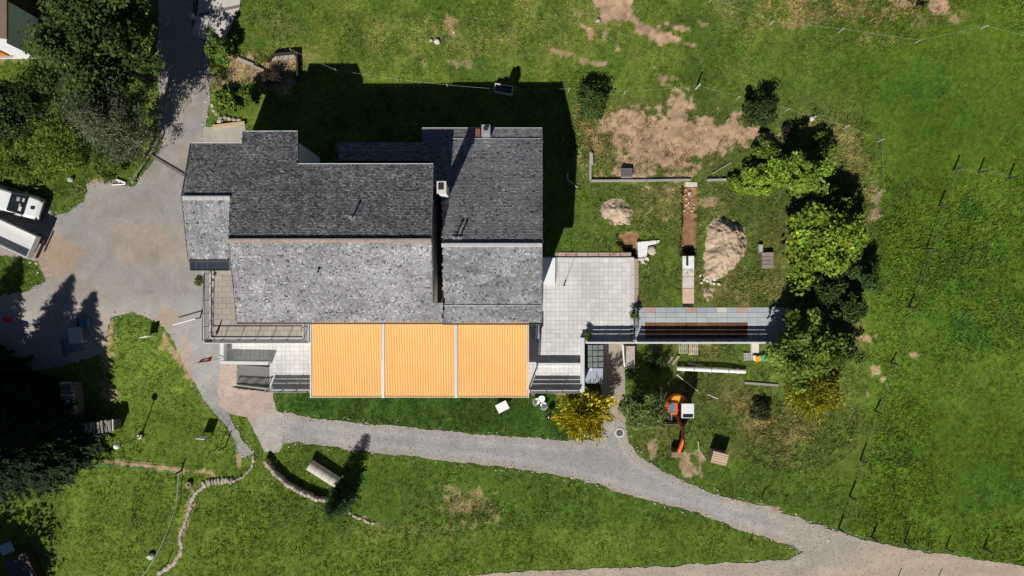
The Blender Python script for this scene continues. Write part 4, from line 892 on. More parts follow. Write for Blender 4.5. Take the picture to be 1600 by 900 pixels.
# ------------------------------------------------------------------ vehicles in the yard
def ring(x, w_, z0, z1, tw, n=3):
    """cross-section at x: body width w_, roof width tw"""
    return [(x, -w_ / 2, z0), (x, -w_ / 2, z0 + (z1 - z0) * .5), (x, -tw / 2, z1 - .08), (x, -tw / 2 + .12, z1), (x, tw / 2 - .12, z1), (x, tw / 2, z1 - .08), (x, w_ / 2, z0 + (z1 - z0) * .5), (x, w_ / 2, z0)]
va = G(71, 329); vang = math.radians(-17.5); vf = frame((va.x, va.y, tz(va.x, va.y)), vang) @ Matrix.Scale(.93, 4)
van = thing('parked_van', (va.x, va.y, va.z), 'white panel van with cluttered windscreen parked nose out in the yard', 'van')
def vb(): return MB(vf)
vb().loft([ring(-5.0, 1.80, .4, 1.95, 1.55), ring(-4.8, 1.92, .35, 2.0, 1.62), ring(-1.9, 1.94, .35, 2.0, 1.62), ring(-1.75, 1.94, .35, 1.96, 1.60), ring(-.85, 1.94, .35, 1.22, 1.66), ring(-.75, 1.94, .35, 1.16, 1.72), ring(-.05, 1.84, .38, 1.0, 1.60), ring(.18, 1.66, .42, .82, 1.4)]).build('body', m_paint_white, van, smooth=False, bevel=.02)
ws = vb(); ws._add([(-1.72, -.74, 1.94), (-1.72, .74, 1.94), (-.80, .80, 1.24), (-.80, -.80, 1.24), (-1.75, -.74, 1.90), (-1.75, .74, 1.90), (-.84, .80, 1.19), (-.84, -.80, 1.19)], [(3, 2, 1, 0), (4, 5, 6, 7), (0, 1, 5, 4), (2, 3, 7, 6), (1, 2, 6, 5), (3, 0, 4, 7)]); wso = ws.build('windscreen', m_glass, van)
for k, (x, y, m, d) in enumerate(((-1.05, -.35, m_plastic_white, (.2, .36, .02)), (-1.12, -.05, MATS['sandstone'], (.12, .2, .02)), (-1.28, .38, MATS['blue_slab'], (.22, .34, .02)), (-1.0, .42, m_concrete_pale, (.14, .3, .02)))):
    z = 1.24 + (-.80 - x) * .76 + .03; o = MB(vf @ Matrix.Translation((x, y, z)) @ Matrix.Rotation(.65, 4, 'Y')).box((0, 0, 0), d).build('dashboard_clutter', m, van)
vb().box((.12, 0, .52), (.28, 1.78, .36)).build('bumper', m_black, van, bevel=.04); vb().box((-.34, 0, 1.10), (.30, .24, .05)).build('bonnet_badge', m_dark, van)
for sgn in (-1, 1):
    vb().box((-.02, sgn * .72, .82), (.22, .3, .16)).build('headlight', m_glass, van, bevel=.02); vb().box((-1.05, sgn * 1.07, 1.2), (.14, .24, .22)).build('wing_mirror', m_black, van, bevel=.02)
    vb().box((-1.9, sgn * .965, 1.45), (1.2, .03, .5)).build('side_window', m_glass, van)
    for x in (-.75, -3.9):
        w_ = vb().cyl((x, sgn * .78, .33), (x, sgn * .98, .33), .33, .33, 18).build('wheel', m_black, van); vb().cyl((x, sgn * .97, .33), (x, sgn * .99, .33), .2, .2, 14).build('rim', m_metal, w_)
tr = thing('flatbed_truck', G(30, 380), 'white flatbed truck with low drop sides parked beside the van', 'truck'); ta = P(49, 386, 1.5); tf = frame((ta.x, ta.y, 0), math.radians(-24.5))
def tb(): return MB(tf)
tb().box((-2.3, 0, 1.02), (4.6, 1.72, .12)).build('bed_floor', mat('bed_floor', (.60, .60, .57), .6, var=.06, scale=2), tr)
for sgn in (-1, 1): tb().box((-2.3, sgn * .87, 1.28), (4.6, .05, .56)).build('drop_side', m_paint_white, tr)
tb().box((.02, 0, 1.28), (.05, 1.7, .56)).build('tailgate', m_paint_white, tr); tb().box((-4.62, 0, 1.5), (.06, 1.7, .95)).build('headboard', m_metal, tr)
tb().box((-2.9, 0, .78), (5.6, .8, .22)).build('chassis', m_dark, tr); tb().box((.14, 0, .62), (.12, 1.6, .2)).build('rear_beam', m_dark, tr)
for y in (-.65, .65): tb().box((.16, y, .75), (.06, .2, .10)).build('tail_light', mat('lamp_red', (.20, .01, .01), .3, var=0), tr)
for x in (-.9, -5.2):
    for sgn in (-1, 1):
        w_ = tb().cyl((x, sgn * .60, .4), (x, sgn * .84, .4), .4, .4, 18).build('wheel', m_black, tr); tb().cyl((x, sgn * .835, .4), (x, sgn * .85, .4), .22, .22, 12).build('rim', m_metal, w_)
cb = tb().loft([ring(-4.75, 1.95, .5, 2.2, 1.7), ring(-6.0, 1.95, .5, 2.2, 1.7), ring(-6.5, 1.95, .5, 1.4, 1.75), ring(-7.0, 1.85, .5, 1.1, 1.6)]).build('cab', m_paint_white, tr, bevel=.02)
tb().box((-6.26, 0, 1.85), (.35, 1.5, .45)).build('windscreen', m_glass, tr)

# ------------------------------------------------------------------ excavator
eg = G(1053, 632); ez = tz(eg.x, eg.y); ef = frame((eg.x, eg.y, ez), 0)
ex = thing('mini_excavator', (eg.x, eg.y, ez), 'orange mini excavator with white cab roof digging beside the path', 'excavator')
def eb(): return MB(ef)
m_track = mat('track_mud', (.13, .10, .075), .9, var=.2, scale=6)
for sgn in (-1, 1):
    t_ = eb(); x = sgn * .82
    prof = [(-1.15, .25), (-1.0, .05), (1.0, .05), (1.15, .25), (1.0, .5), (-1.0, .5)]
    t_.extrude_x(prof, x - .18, x + .18); to = t_.build('track', m_track, ex)
    for k in range(13): eb().box((x, -1.05 + .175 * k, .52), (.40, .06, .05)).build('track_shoe', m_black, to)
    for y in (-.95, .95): eb().cyl((x - .2, y, .28), (x + .2, y, .28), .2, .2, 14).build('sprocket', m_dark, to)
eb().box((0, 0, .45), (1.3, 1.2, .3)).build('undercarriage', m_dark, ex); eb().cyl((0, 0, .55), (0, 0, .75), .5, .5, 18).build('turntable', m_dark, ex)
bl = eb().box((0, -1.55, .30), (2.0, .08, .42)).build('dozer_blade', m_track, ex)
for x in (-.45, .45): eb().bar((x, -.9, .35), (x, -1.55, .3), .09, .1).build('blade_arm', m_dark, bl)
body = [( .95 * math.cos(t), .05 + .98 * math.sin(t)) for t in np.linspace(-.25, math.pi + .25, 18)] + [(-.9, -.55), (.9, -.55)]
eb().prism(body, .75, 1.15).build('counterweight', m_orange, ex, bevel=.03)
arc = [(.86 * math.cos(t), .08 + .88 * math.sin(t)) for t in np.linspace(.75, 2.5, 14)] + [(-.42, .42), (.5, .42)]
eb().prism(arc, 1.15, 1.38).build('rear_cover', m_yellow, ex, bevel=.03)
eb().box((-.42, -.05, 1.30), (.80, .98, .5)).build('engine_hood', m_orange, ex, bevel=.06); eb().box((-.52, -.02, 1.565), (.42, .8, .04)).build('hood_panel', mat('faded_blue', (.10, .22, .36), .5, var=.15), ex)
m_cab = mat('cab_frame', (.05, .05, .055), .5, var=.05)
cabo = eb().box((.55, -.1, .92), (.98, 1.14, .34)).build('cab', m_cab, ex)
for (x, y) in ((.12, .42), (.98, .42), (.12, -.62), (.98, -.62)): eb().bar((x, y, 1.0), (x, y, 2.25), .08, .08).build('pillar', m_cab, cabo)
eb().box((.55, -.1, 2.31), (1.0, 1.16, .09)).build('cab_roof', m_paint_white, cabo, bevel=.03); eb().box((.55, -.50, 2.37), (.8, .26, .03)).build('roof_window', m_glass, cabo)
for a_, d_ in (((.55, -.64, 1.6), (.82, .02, 1.25)), ((.10, -.1, 1.6), (.02, .98, 1.25)), ((1.0, -.1, 1.6), (.02, .98, 1.25)), ((.55, .44, 1.7), (.82, .02, 1.0))): eb().box(a_, d_).build('cab_window', m_glass, cabo)
eb().box((.55, .1, 1.15), (.45, .45, .5)).build('seat', m_black, cabo)
m_boom = mat('boom_paint', (.30, .035, .012), .4, var=.15, scale=5, spec=.5)
b0 = Vector((-.02, -.55, 1.0)); b1 = Vector((.08, -1.5, 2.45)); b2 = Vector((.14, -2.35, 2.6)); b3 = Vector((.16, -3.7, .95))
eb().bar(b0, b1, .20, .30).bar(b1, b2, .18, .26).build('boom', m_boom, ex, bevel=.02)
eb().bar(b2 + Vector((0, .15, .1)), b3, .24, .24).build('stick', m_orange, ex, bevel=.02)
eb().cyl(b0 + Vector((.16, 0, .1)), b1 + Vector((.14, 0, -.1)), .05, .05, 8).cyl(b1 + Vector((0, .2, .22)), b2 + Vector((0, -.3, .3)), .05, .05, 8).build('hydraulic_ram', m_dark, ex)
eb().tube([b1 + Vector((-.1, .1, .2)), b2 + Vector((-.14, 0, .22)), b3 + Vector((-.13, .3, .4))], .018, 5).build('hydraulic_hose', m_black, ex)
bk = eb(); prof = [(-.05, .62), (-.42, .55), (-.58, .2), (-.40, -.05), (-.05, .0), (.10, .12)]
bk.extrude_x([(b3.y + y, b3.z - .75 + z) for y, z in prof], b3.x - .50, b3.x + .42); bko = bk.build('bucket', mat('bucket_mud', (.22, .16, .11), .9, var=.2, scale=7), ex)
for k in range(5): eb().box((b3.x - .44 + .2 * k, b3.y + .14, b3.z - .66), (.07, .16, .04)).build('tooth', m_metal, bko)
eb().bar(b3, b3 + Vector((0, -.15, -.3)), .2, .12).build('bucket_link', m_dark, ex)
for x in (-.42, .28): eb().bar((x, -.60, .95), (x, -1.0, .95), .06, .06).cyl((x, -1.0, .95), (x, -1.12, .98), .07, .07, 8).build('work_light', m_metal, ex)

# ------------------------------------------------------------------ fences, lamp, signs, flag
post_me = MB().cyl((0, 0, -.15), (0, 0, 1.2), .078, .07, 8).mesh('post', mat('post_timber', (.09, .075, .06), .9, var=.2, ovar=.3), (0, 0, 0))
post_pale = MB().cyl((0, 0, -.15), (0, 0, 1.12), .042, .038, 8).mesh('post', mat('pale_post', (.42, .38, .32), .9, var=.15, ovar=.15), (0, 0, 0))
stake = MB().cyl((0, 0, -.1), (0, 0, .95), .022, .020, 6).mesh('post', mat('white_stake', (.70, .70, .68), .6, var=.05), (0, 0, 0))
m_wire = mat('wire', (.20, .21, .20), .5, var=.05); m_rope = mat('green_rope', (.10, .33, .17), .6, var=.1); m_ropew = mat('pale_rope', (.36, .42, .36), .6, var=.1)
def fence(label, pts, me, heights, r_, m, sag=.05, posts=True, sc_=1.0, wname='wire', broken=()):
    W = [G(*p) for p in pts]; t = thing('wire_fence', W[0], label, 'fence')
    for w_ in W:
        if posts: copy_part(me, 'post', t, w_, R.uniform(0, 6), rot=(R.uniform(-.05, .05), R.uniform(-.05, .05), R.uniform(0, 6)), scale=(sc_, sc_, sc_ * R.uniform(.92, 1.06)))
    for h_ in heights:
        mb = MB()
        for i, (a_, b_) in enumerate(zip(W[:-1], W[1:])):
            if i in broken: continue
            n = 6; pr = None
            for k in range(n + 1):
                p = a_.lerp(b_, k / n) + Vector((0, 0, h_ * sc_ - sag * math.sin(math.pi * k / n))); 
                if pr is not None: mb.cyl(pr, p, r_, r_, 4, caps=False)
                pr = p
        mb.build(wname, m, t)
    return t
fence('round post wire fence along the pasture and the dirt road', [(1576, 279), (1528, 270), (1488, 267), (1466, 323), (1447, 389), (1419, 480), (1392, 567), (1367, 642), (1344, 719), (1327, 775), (1310, 826), (1362, 839), (1413, 848), (1477, 856), (1537, 856), (1610, 862)], post_me, (.55, .95), .006, m_wire)
fence('electric fence with white stakes behind the house and the dug bed', [(458, 82), (528, 114), (622, 128), (700, 137), (800, 145), (888, 143), (975, 147), (1050, 142), (1087, 138), (1150, 155), (1226, 174), (1268, 187), (1318, 201), (1370, 222), (1374, 300)], stake, (.75,), .0065, m_ropew)
fence('electric fence with white stakes on the brown grass bank', [(1108, 4), (1202, 39), (1310, 51), (1428, 68), (1530, 46), (1612, 66)], stake, (.75,), .0065, m_ropew)
fence('green rope fence with dark posts below the firewood', [(126, 680), (152, 724), (283, 736)], post_me, (.40, .62), .017, m_rope, sc_=.9, wname='rope')
fence('pale green rope running down beside the stone edging', [(283, 736), (279, 790), (262, 838), (244, 872), (222, 905)], post_me, (.40, .55), .017, m_ropew, posts=False, wname='rope')
fence('rope strung past the shaded hut', [(-20, 798), (28, 794)], stake, (.5,), .016, m_rope, wname='rope'); fence('pale rope lying from the hut shade towards the lawn', [(72, 864), (100, 876), (160, 905)], stake, (.2,), .016, m_ropew, posts=False, wname='rope')
def lone_post(px, py, label, h_=1.1, m=None, r_=.045, lean=(0, 0), name='fence_post'):
    p = G(px, py); o = MB().cyl(p - Vector((0, 0, .1)), p + Vector((lean[0], lean[1], h_)), r_, r_ * .9, 8).build(name, m or MATS['post_timber'], None, loc=p, bevel=.006); return tag(o, label, 'post')
lone_post(1087, 139, 'stout pale post with a long shadow above the dug bed', 1.3, MATS['pale_post'], .07)
lone_post(1170, 850, 'short dark post on the grass verge under the path', 1.0); lone_post(1190, 778, 'dark post on the grass above the gravel path', .9)
lone_post(1401, 906, 'dark roadside post opposite the pasture corner', 1.0); lone_post(1464, 906, 'dark roadside post farther along the dirt road', 1.0)
lone_post(262, 880, 'dark post rising from the stone edging', 1.2); lone_post(283, 735, 'thick dark post at the corner of the green rope', .8, None, .06)
# lamp post
lp = thing('lamp_post', G(220, 682), 'slim garden lamp post with a white globe on the lawn', 'lamp'); b_ = G(220, 682)
MB().box(b_ + Vector((0, 0, .12)), (.34, .34, .3)).build('base', m_concrete_pale, lp, bevel=.02); MB().cyl(b_, b_ + Vector((0, 0, 3.3)), .05, .035, 10).build('pole', mat('lamp_green', (.04, .07, .05), .5), lp)
def sphere_rings(c, r_, n=8, m=14): return [[(c[0] + r_ * math.sin(math.pi * (i + .02) / n) * math.cos(2 * math.pi * k / m), c[1] + r_ * math.sin(math.pi * (i + .02) / n) * math.sin(2 * math.pi * k / m), c[2] - r_ * math.cos(math.pi * (i + .02) / n)) for k in range(m)] for i in range(n + 1)]
MB().loft(sphere_rings(b_ + Vector((0, 0, 3.45)), .24)).build('globe', m_plastic_white, lp, smooth=True)
MB().cyl(b_ + Vector((0, 0, 3.2)), b_ + Vector((0, 0, 3.28)), .2, .22, 14).build('collar', MATS['lamp_green'], lp)
def sign(px0, py0, px1, py1, h0, h1, label, m):
    A, B = G(px0, py0), G(px1, py1); B.z = A.z; t = thing('sign_board', (A + B) / 2, label, 'sign')
    for p in (A, B): MB().bar(p, p + Vector((0, 0, h1)), .06, .06).build('post', m_metal, t)
    c_ = (A + B) / 2; d = (B - A); MB().box((c_.x, c_.y, c_.z + (h0 + h1) / 2), (d.length, .05, h1 - h0), math.atan2(d.y, d.x)).build('board', m, t); return t
sign(234, 526, 245, 523, .35, 1.55, 'white sign board on two posts at the lawn corner by the yard', m_plastic_white)
sign(317, 680, 331, 681, .25, 1.35, 'white sign board standing on the lawn below the paved apron', m_plastic_white)
lone_post(344, 698, 'tall thin dark pole beside the lower sign board', 2.3, m_dark, .03, name='sign_pole'); lone_post(352, 698, 'shorter dark signpost next to the thin pole', 1.3, m_dark, .06, name='sign_pole')
# flag on its pole
fp = thing('flag', P(347, 560, .8), 'red flag with a white cross on a pole from the white parapet', 'flag')
A = P(348, 560, .9); B = P(301, 568, 1.9); MB().cyl(A, B, .028, .022, 8).build('pole', m_metal, fp)
d = (B - A).normalized(); s_ = d.cross(Vector((0, 0, 1))).normalized(); V = []; n1, n2 = 12, 8
def flagpt(u, v): return A.lerp(B, .38 + .42 * u) + s_ * (.05 + .34 * v * (1 - .35 * u)) * (1 if 1 else 0) + Vector((0, 0, -.55 * v + .06 * math.sin(9 * u + 3 * v)))
for i in range(n1 + 1):
    for j in range(n2 + 1): V.append(tuple(flagpt(i / n1, j / n2 - .3)))
mesh_np('cloth', V, [(i * (n2 + 1) + j, (i + 1) * (n2 + 1) + j, (i + 1) * (n2 + 1) + j + 1, i * (n2 + 1) + j + 1) for i in range(n1) for j in range(n2)], m_red, fp, smooth=True)
cr = MB()
for (u0, u1, v0, v1) in ((.40, .60, .02, .42), (.28, .40, .14, .30), (.60, .72, .14, .30)):
    q_ = [flagpt(u, v) + Vector((0, 0, .012)) for u, v in ((u0, v0), (u1, v0), (u1, v1), (u0, v1))]; cr._add(q_ + [p - Vector((0, 0, .02)) for p in q_], [(0, 1, 2, 3), (7, 6, 5, 4), (0, 4, 5, 1), (1, 5, 6, 2), (2, 6, 7, 3), (3, 7, 4, 0)])
cr.build('cross', m_plastic_white, fp)
bp = thing('barrier_pole', G(295, 501), 'white barrier pole beside the roof terrace corner', 'barrier'); A = G(313, 497, .75); B = G(277, 507, .75)
MB().cyl(A, B, .05, .04, 10).build('bar', m_plastic_white, bp); MB().cyl(G(313, 497), A + Vector((0, 0, .1)), .06, .06, 10).build('post', m_metal, bp)

# ------------------------------------------------------------------ stone work, firewood
def stone_mesh(seed, m):
    r = random.Random(seed); rings = []
    for i, (z, k) in enumerate(((-.5, .75), (-.1, 1), (.3, .95), (.5, .6))): rings.append([(k * .5 * math.cos(2 * math.pi * j / 7 + .3) * r.uniform(.75, 1.15), k * .5 * math.sin(2 * math.pi * j / 7 + .3) * r.uniform(.75, 1.15), z * r.uniform(.85, 1.1)) for j in range(7)])
    return MB().loft(rings).mesh('stone', m, (0, 0, 0))
SB = [stone_mesh(k, m_stone) for k in range(4)]; SP = [stone_mesh(9 + k, m_stone_pink) for k in range(4)]
def stone_row(parent, pts, size, ht, meshes, along=1.0, jit=.06, step=None, z=0.0):
    W = [G(*p) for p in pts]; acc = 0.0
    for a_, b_ in zip(W[:-1], W[1:]):
        d = b_ - a_; L = d.to_2d().length; ang = math.atan2(d.y, d.x); s_ = acc
        while s_ < L:
            p = a_.lerp(b_, s_ / L); p.z = tz(p.x, p.y) + ht * .3 + z; q_ = R.uniform(.8, 1.2)
            copy_part(R.choice(meshes), 'stone', parent, p + Vector((R.uniform(-jit, jit), R.uniform(-jit, jit), 0)), rot=(R.uniform(-.1, .1), R.uniform(-.1, .1), ang + R.uniform(-.25, .25)), scale=(size * along * q_, size * R.uniform(.85, 1.2), ht * R.uniform(.8, 1.25)))
            s_ += (step or size * along * .92) * q_
        acc = s_ - L
ste = thing('stone_edging', G(300, 790), 'curved row of weathered edging stones down the lawn', 'stone edging')
stone_row(ste, [(362, 751), (345, 751), (328, 753), (318, 758)], .60, .24, SB, .5, .03, .27); stone_row(ste, [(318, 760), (306, 770), (298, 786), (296, 796)], .36, .16, SB, 1.3, .04, .30)
stone_row(ste, [(296, 796), (290, 815), (284, 828), (280, 838), (283, 850), (283, 862)], .30, .14, SB, 1.6, .05, .30); stone_row(ste, [(283, 862), (275, 878), (262, 888), (247, 898)], .36, .16, SP, 1.4, .08, .28)
stone_row(ste, [(366, 751), (380, 745), (392, 732), (396, 722), (396, 712)], .22, .20, SB, 2.2, .02, .36)
cw = thing('curved_stone_wall', G(470, 755), 'low curved pink sandstone wall beside the culvert pipe', 'stone wall')
for lev in range(3): stone_row(cw, [(418, 719), (432, 737), (450, 753), (470, 765), (495, 776), (520, 781)], .32, .28, SP, 1.4, .04, .30, z=lev * .24)
stone_row(cw, [(548, 802), (565, 811), (588, 819)], .26, .16, SP, 1.1, .1)
bs_ = thing('sandstone_bed_edge', G(350, 180), 'crooked pale sandstone border of the planting bed by the lane', 'stone edging')
stone_row(bs_, [(333, 166), (336, 175), (345, 183), (362, 186), (380, 190)], .32, .25, SP, 1.2, .04)
def big_stone(px, py, d, h_, m, label, nm='boulder'):
    p = G(px, py, h_ * .3); o = bpy.data.objects.new(nm, stone_mesh(int(px), m)); link(o, None, p); o.scale = (d, d * .9, h_); return tag(o, label, 'stone')
big_stone(237, 868, .62, .5, m_concrete_pale, 'round pale boulder beside the green rope'); big_stone(683, 66, .52, .35, m_concrete_pale, 'pale round rock in the meadow behind the house'); big_stone(674, 64, .28, .25, m_stone, 'small grey rock touching the pale rock in the meadow')
big_stone(934, 33, .36, .3, m_concrete, 'grey blue stone beside the bare patch in the meadow'); big_stone(1267, 186, .42, .4, m_concrete_pale, 'white rock at the foot of the electric fence'); big_stone(345, 47 + 5, .4, .4, m_concrete, 'grey stone at the ramp corner')
big_stone(303, 28, .5, .8, m_concrete, 'squat grey kerb stone between lane and ramp'); big_stone(112, 281, .5, .4, m_concrete, 'grey stone on the shrub bank above the van'); big_stone(344, 190, .5, .25, m_concrete, 'flat grey stone in the grass by the bed border')
ts_ = thing('tree_stump', G(296, 757), 'sawn tree stump in the lawn above the stone edging', 'stump'); p = G(296, 757); MB().cyl(p - Vector((0, 0, .1)), p + Vector((0, 0, .30)), .30, .27, 14).build('wood', m_timber, ts_); MB().cyl(p + Vector((.05, .02, .30)), p + Vector((.05, .02, .34)), .10, .08, 10).build('heart', m_timber_dark, ts_)
# firewood stacks
m_logs = [mat('split_log_%s' % k, c_, .9, var=.2, scale=9, ovar=.3) for k, c_ in (('pale', (.50, .46, .40)), ('grey', (.30, .29, .28)), ('brown', (.22, .17, .13)))]
lm = []
for k in range(9):
    r = random.Random(k); n_ = r.choice((3, 4, 5)); rr = r.uniform(.055, .085); prof = [(rr * math.cos(2 * math.pi * j / n_ + r.uniform(-.3, .3)), rr * math.sin(2 * math.pi * j / n_ + r.uniform(-.3, .3))) for j in range(n_)]
    lm.append(MB().extrude_x(prof, -.5, .5).mesh('log', m_logs[k % 3], (0, 0, 0)))
def woodpile(label, a, b, rows, ang_along, length=.95):
    A, B = G(*a), G(*b); t = thing('firewood_stack', (A + B) / 2, label, 'firewood'); d = (B - A); L = d.to_2d().length; ang = math.atan2(d.y, d.x)
    n = int(L / .135)
    MB().box(((A.x + B.x) / 2, (A.y + B.y) / 2, (A.z + B.z) / 2 + rows * .135 * .42), (L * .96, length * .82, rows * .135 * .84), ang).build('inner_logs', m_logs[2], t)
    for lev in (rows - 1, rows):
        for k in range(n):
            if lev == rows and R.random() < .35: continue
            p = A.lerp(B, (k + .5) / n) + Vector((R.uniform(-.04, .04), R.uniform(-.04, .04), .07 + lev * .135 * .9)); copy_part(R.choice(lm), 'log', t, p, rot=(R.uniform(0, 6), R.uniform(-.05, .05), ang + math.pi / 2 + R.uniform(-.09, .09) + (R.uniform(-1.2, 1.2) if R.random() < .1 else 0)), scale=(length * R.uniform(.85, 1.05), 1, 1))
woodpile('firewood stack in the sun with pale split logs, long side to the lamp', (126, 667), (192, 660), 11, 0); woodpile('firewood stack in the spruce shade, end on to the sunny stack', (119, 594), (129, 655), 11, 1)

# ------------------------------------------------------------------ yard, lawn and terrace items
yt = thing('work_table', G(128, 523), 'grey topped work table in the spruce shade beside blue tarps', 'table'); c_ = G(128, 523)
MB().box(c_ + Vector((0, 0, .82)), (1.05, 1.25, .05), .1).build('table_top', mat('grey_board', (.42, .41, .40), .8, var=.08), yt)
for x in (-.42, .42):
    for y in (-.5, .5): MB().bar(c_ + Vector((x, y, 0)), c_ + Vector((x, y, .8)), .06, .06).build('leg', m_timber_grey, yt)
bx = thing('blue_crate', G(136, 503), 'blue covered crate behind the grey work table', 'crate'); c_ = G(136, 503)
MB().box(c_ + Vector((0, 0, .3)), (.80, .66, .6), .05).build('box', m_blue, bx, bevel=.03); MB().box(c_ + Vector((-.36, 0, .62)), (.14, .7, .04), .05).build('strap', m_dark, bx)
def tarp(name, ctr, rx, ry, hz, m, label, cat, seed, ang=0):
    r = np.random.default_rng(seed); n = 22; u, v = np.meshgrid(np.linspace(-1, 1, n), np.linspace(-1, 1, n), indexing='ij'); d = np.hypot(u, v)
    k = 1 + .22 * np.sin(3 * np.arctan2(v, u) + seed) + .10 * np.sin(7 * np.arctan2(v, u)); x = u * rx * k; y = v * ry * k; xx = x * math.cos(ang) - y * math.sin(ang) + ctr.x; yy = x * math.sin(ang) + y * math.cos(ang) + ctr.y
    z = terrain(xx, yy) + .03 + hz * np.clip(1 - d ** 1.6, 0, 1) * (.6 + .8 * fbm(xx, yy, .5, 3, seed)); idx = np.arange(n * n).reshape(n, n)
    o = mesh_np(name, np.stack([xx, yy, z], -1).reshape(-1, 3), np.stack([idx[:-1, :-1], idx[1:, :-1], idx[1:, 1:], idx[:-1, 1:]], -1).reshape(-1, 4), m, loc=ctr); return tag(o, label, cat)
tarp('blue_tarp', G(111, 541), .85, .55, .55, m_blue, 'crumpled blue tarp on the ground beside the work table', 'tarp', 3, .3)
wc = thing('watering_can', G(14, 499), 'red watering can in the deep shade of the spruce', 'watering can'); c_ = G(14, 499)
MB().cyl(c_, c_ + Vector((0, 0, .42)), .24, .20, 14).build('body', m_red, wc); MB().cyl(c_ + Vector((.18, 0, .1)), c_ + Vector((.5, .1, .42)), .035, .03, 8).build('spout', m_red, wc); MB().tube([c_ + Vector((-.2 * math.cos(t), 0, .35 + .22 * math.sin(t))) for t in np.linspace(0, 3.1, 7)], .02).build('handle', m_red, wc)
# hut in the corner shade
ht = thing('garden_hut', G(48, 882), 'low dark hut with a flat board roof in the tree shade', 'hut'); c_ = G(46, 884)
MB().box(c_ + Vector((0, 0, .5)), (1.7, 2.2, 1.0), .42).build('wall', m_timber_dark, ht); MB().box(c_ + Vector((0, 0, 1.06)), (2.0, 2.5, .1), .42).build('roof', mat('roof_felt', (.10, .08, .075), .9, var=.15), ht)
gt = thing('garden_table', G(20, 852), 'pale blue grey table top beside the dark hut', 'table'); c_ = G(20, 852); MB().box(c_ + Vector((0, 0, .72)), (1.05, .85, .05), .42).build('table_top', mat('blue_grey_top', (.42, .50, .58), .5, var=.05), gt)
for x in (-.4, .4):
    for y in (-.3, .3): MB().bar(c_ + Vector((x, y, 0)), c_ + Vector((x, y, .7)), .05, .05).build('leg', m_metal, gt)
# culvert pipe on the lawn
cp = thing('culvert_pipe', G(508, 742), 'large pale cylinder of four rings lying on the lawn by the curved wall', 'pipe'); A = G(486, 724, .44); B = G(530, 752, .44)
m_culv = mat('culvert_concrete', (.50, .47, .40), .9, var=.10, scale=3, fine=.06, ovar=.06)
for k in range(4): MB().cyl(A.lerp(B, k / 4 + .004), A.lerp(B, (k + 1) / 4 - .004), .46, .46, 28).build('ring', m_culv, cp, bevel=.015, smooth=False)
# white panel, garden chairs, grill
pn = thing('folding_table', G(785, 634), 'bright white folding table standing on the lawn in front of the awning', 'table'); c_ = G(785, 634); pf = Matrix.Translation(c_ + Vector((0, 0, .55))) @ Matrix.Rotation(math.radians(27), 4, 'Z')
MB(pf).box((0, 0, 0), (.96, .72, .04)).build('table_top', m_plastic_white, pn)
for x in (-.38, .38):
    for y in (-.26, .26): MB(pf).bar((x, y, 0), (x, y, -.56), .04, .04).build('leg', m_metal, pn)
def chair(px, py, rz, label):
    c_ = G(px, py); t = thing('garden_chair', c_, label, 'chair', 'white plastic chairs by the terrace wall'); f = frame(c_, rz)
    MB(f).cyl((0, 0, .40), (0, 0, .45), .27, .27, 16).build('seat', m_plastic_white, t)
    pts_ = [(.28 * math.cos(a), .28 * math.sin(a)) for a in np.linspace(.4, 2.74, 9)]; MB(f).loft([[(x * .92, y * .92, z), (x, y, z)] and [(x * .92, y * .92, .45), (x * 1.0, y * 1.0, .45), (x * 1.12, y * 1.12, .82), (x * 1.04, y * 1.04, .82)] for x, y in pts_ for z in (0,)]).build('backrest', m_plastic_white, t)
    for a in (.8, 2.3, 3.9, 5.5): MB(f).bar((.22 * math.cos(a), .22 * math.sin(a), .42), (.27 * math.cos(a), .27 * math.sin(a), 0), .035, .035).build('leg', m_plastic_white, t)
chair(846, 622, .2, 'white round garden chair against the terrace wall'); chair(838, 626, 1.9, 'white garden chair turned sideways next to the round chairs'); chair(849, 632, 3.4, 'white garden chair farthest from the wall, beside the kettle grill')
kg = thing('kettle_grill', G(857, 648), 'black kettle grill with a white gleam beside the yellow shrub', 'grill'); c_ = G(857, 648)
MB().loft(sphere_rings(c_ + Vector((0, 0, .78)), .27)).build('kettle', mat('black_enamel', (.015, .015, .016), .12, var=0, spec=.6), kg, smooth=True); MB().box(c_ + Vector((-.05, 0, 1.06)), (.14, .04, .04)).build('lid_handle', m_plastic_white, kg)
for a in (.5, 2.6, 4.7): MB().bar(c_ + Vector((.18 * math.cos(a), .18 * math.sin(a), .62)), c_ + Vector((.3 * math.cos(a), .3 * math.sin(a), 0)), .03, .03).build('leg', m_metal, kg)
# manhole
mh = thing('manhole', G(968, 676), 'round concrete manhole ring with a dark lid in the path', 'manhole'); c_ = G(968, 676)
rg = []; 
for r_, z in ((.40, 0), (.40, .09), (.28, .09), (.28, -.02)): rg.append([(c_.x + r_ * math.cos(2 * math.pi * k / 24), c_.y + r_ * math.sin(2 * math.pi * k / 24), c_.z + z) for k in range(24)])
MB().loft(rg, cap=False).build('ring', m_concrete_pale, mh); MB().cyl(c_ + Vector((0, 0, .0)), c_ + Vector((0, 0, .05)), .275, .275, 22).build('lid', mat('cast_iron', (.10, .10, .10), .7, var=.2, fine=.2, fscale=20), mh)
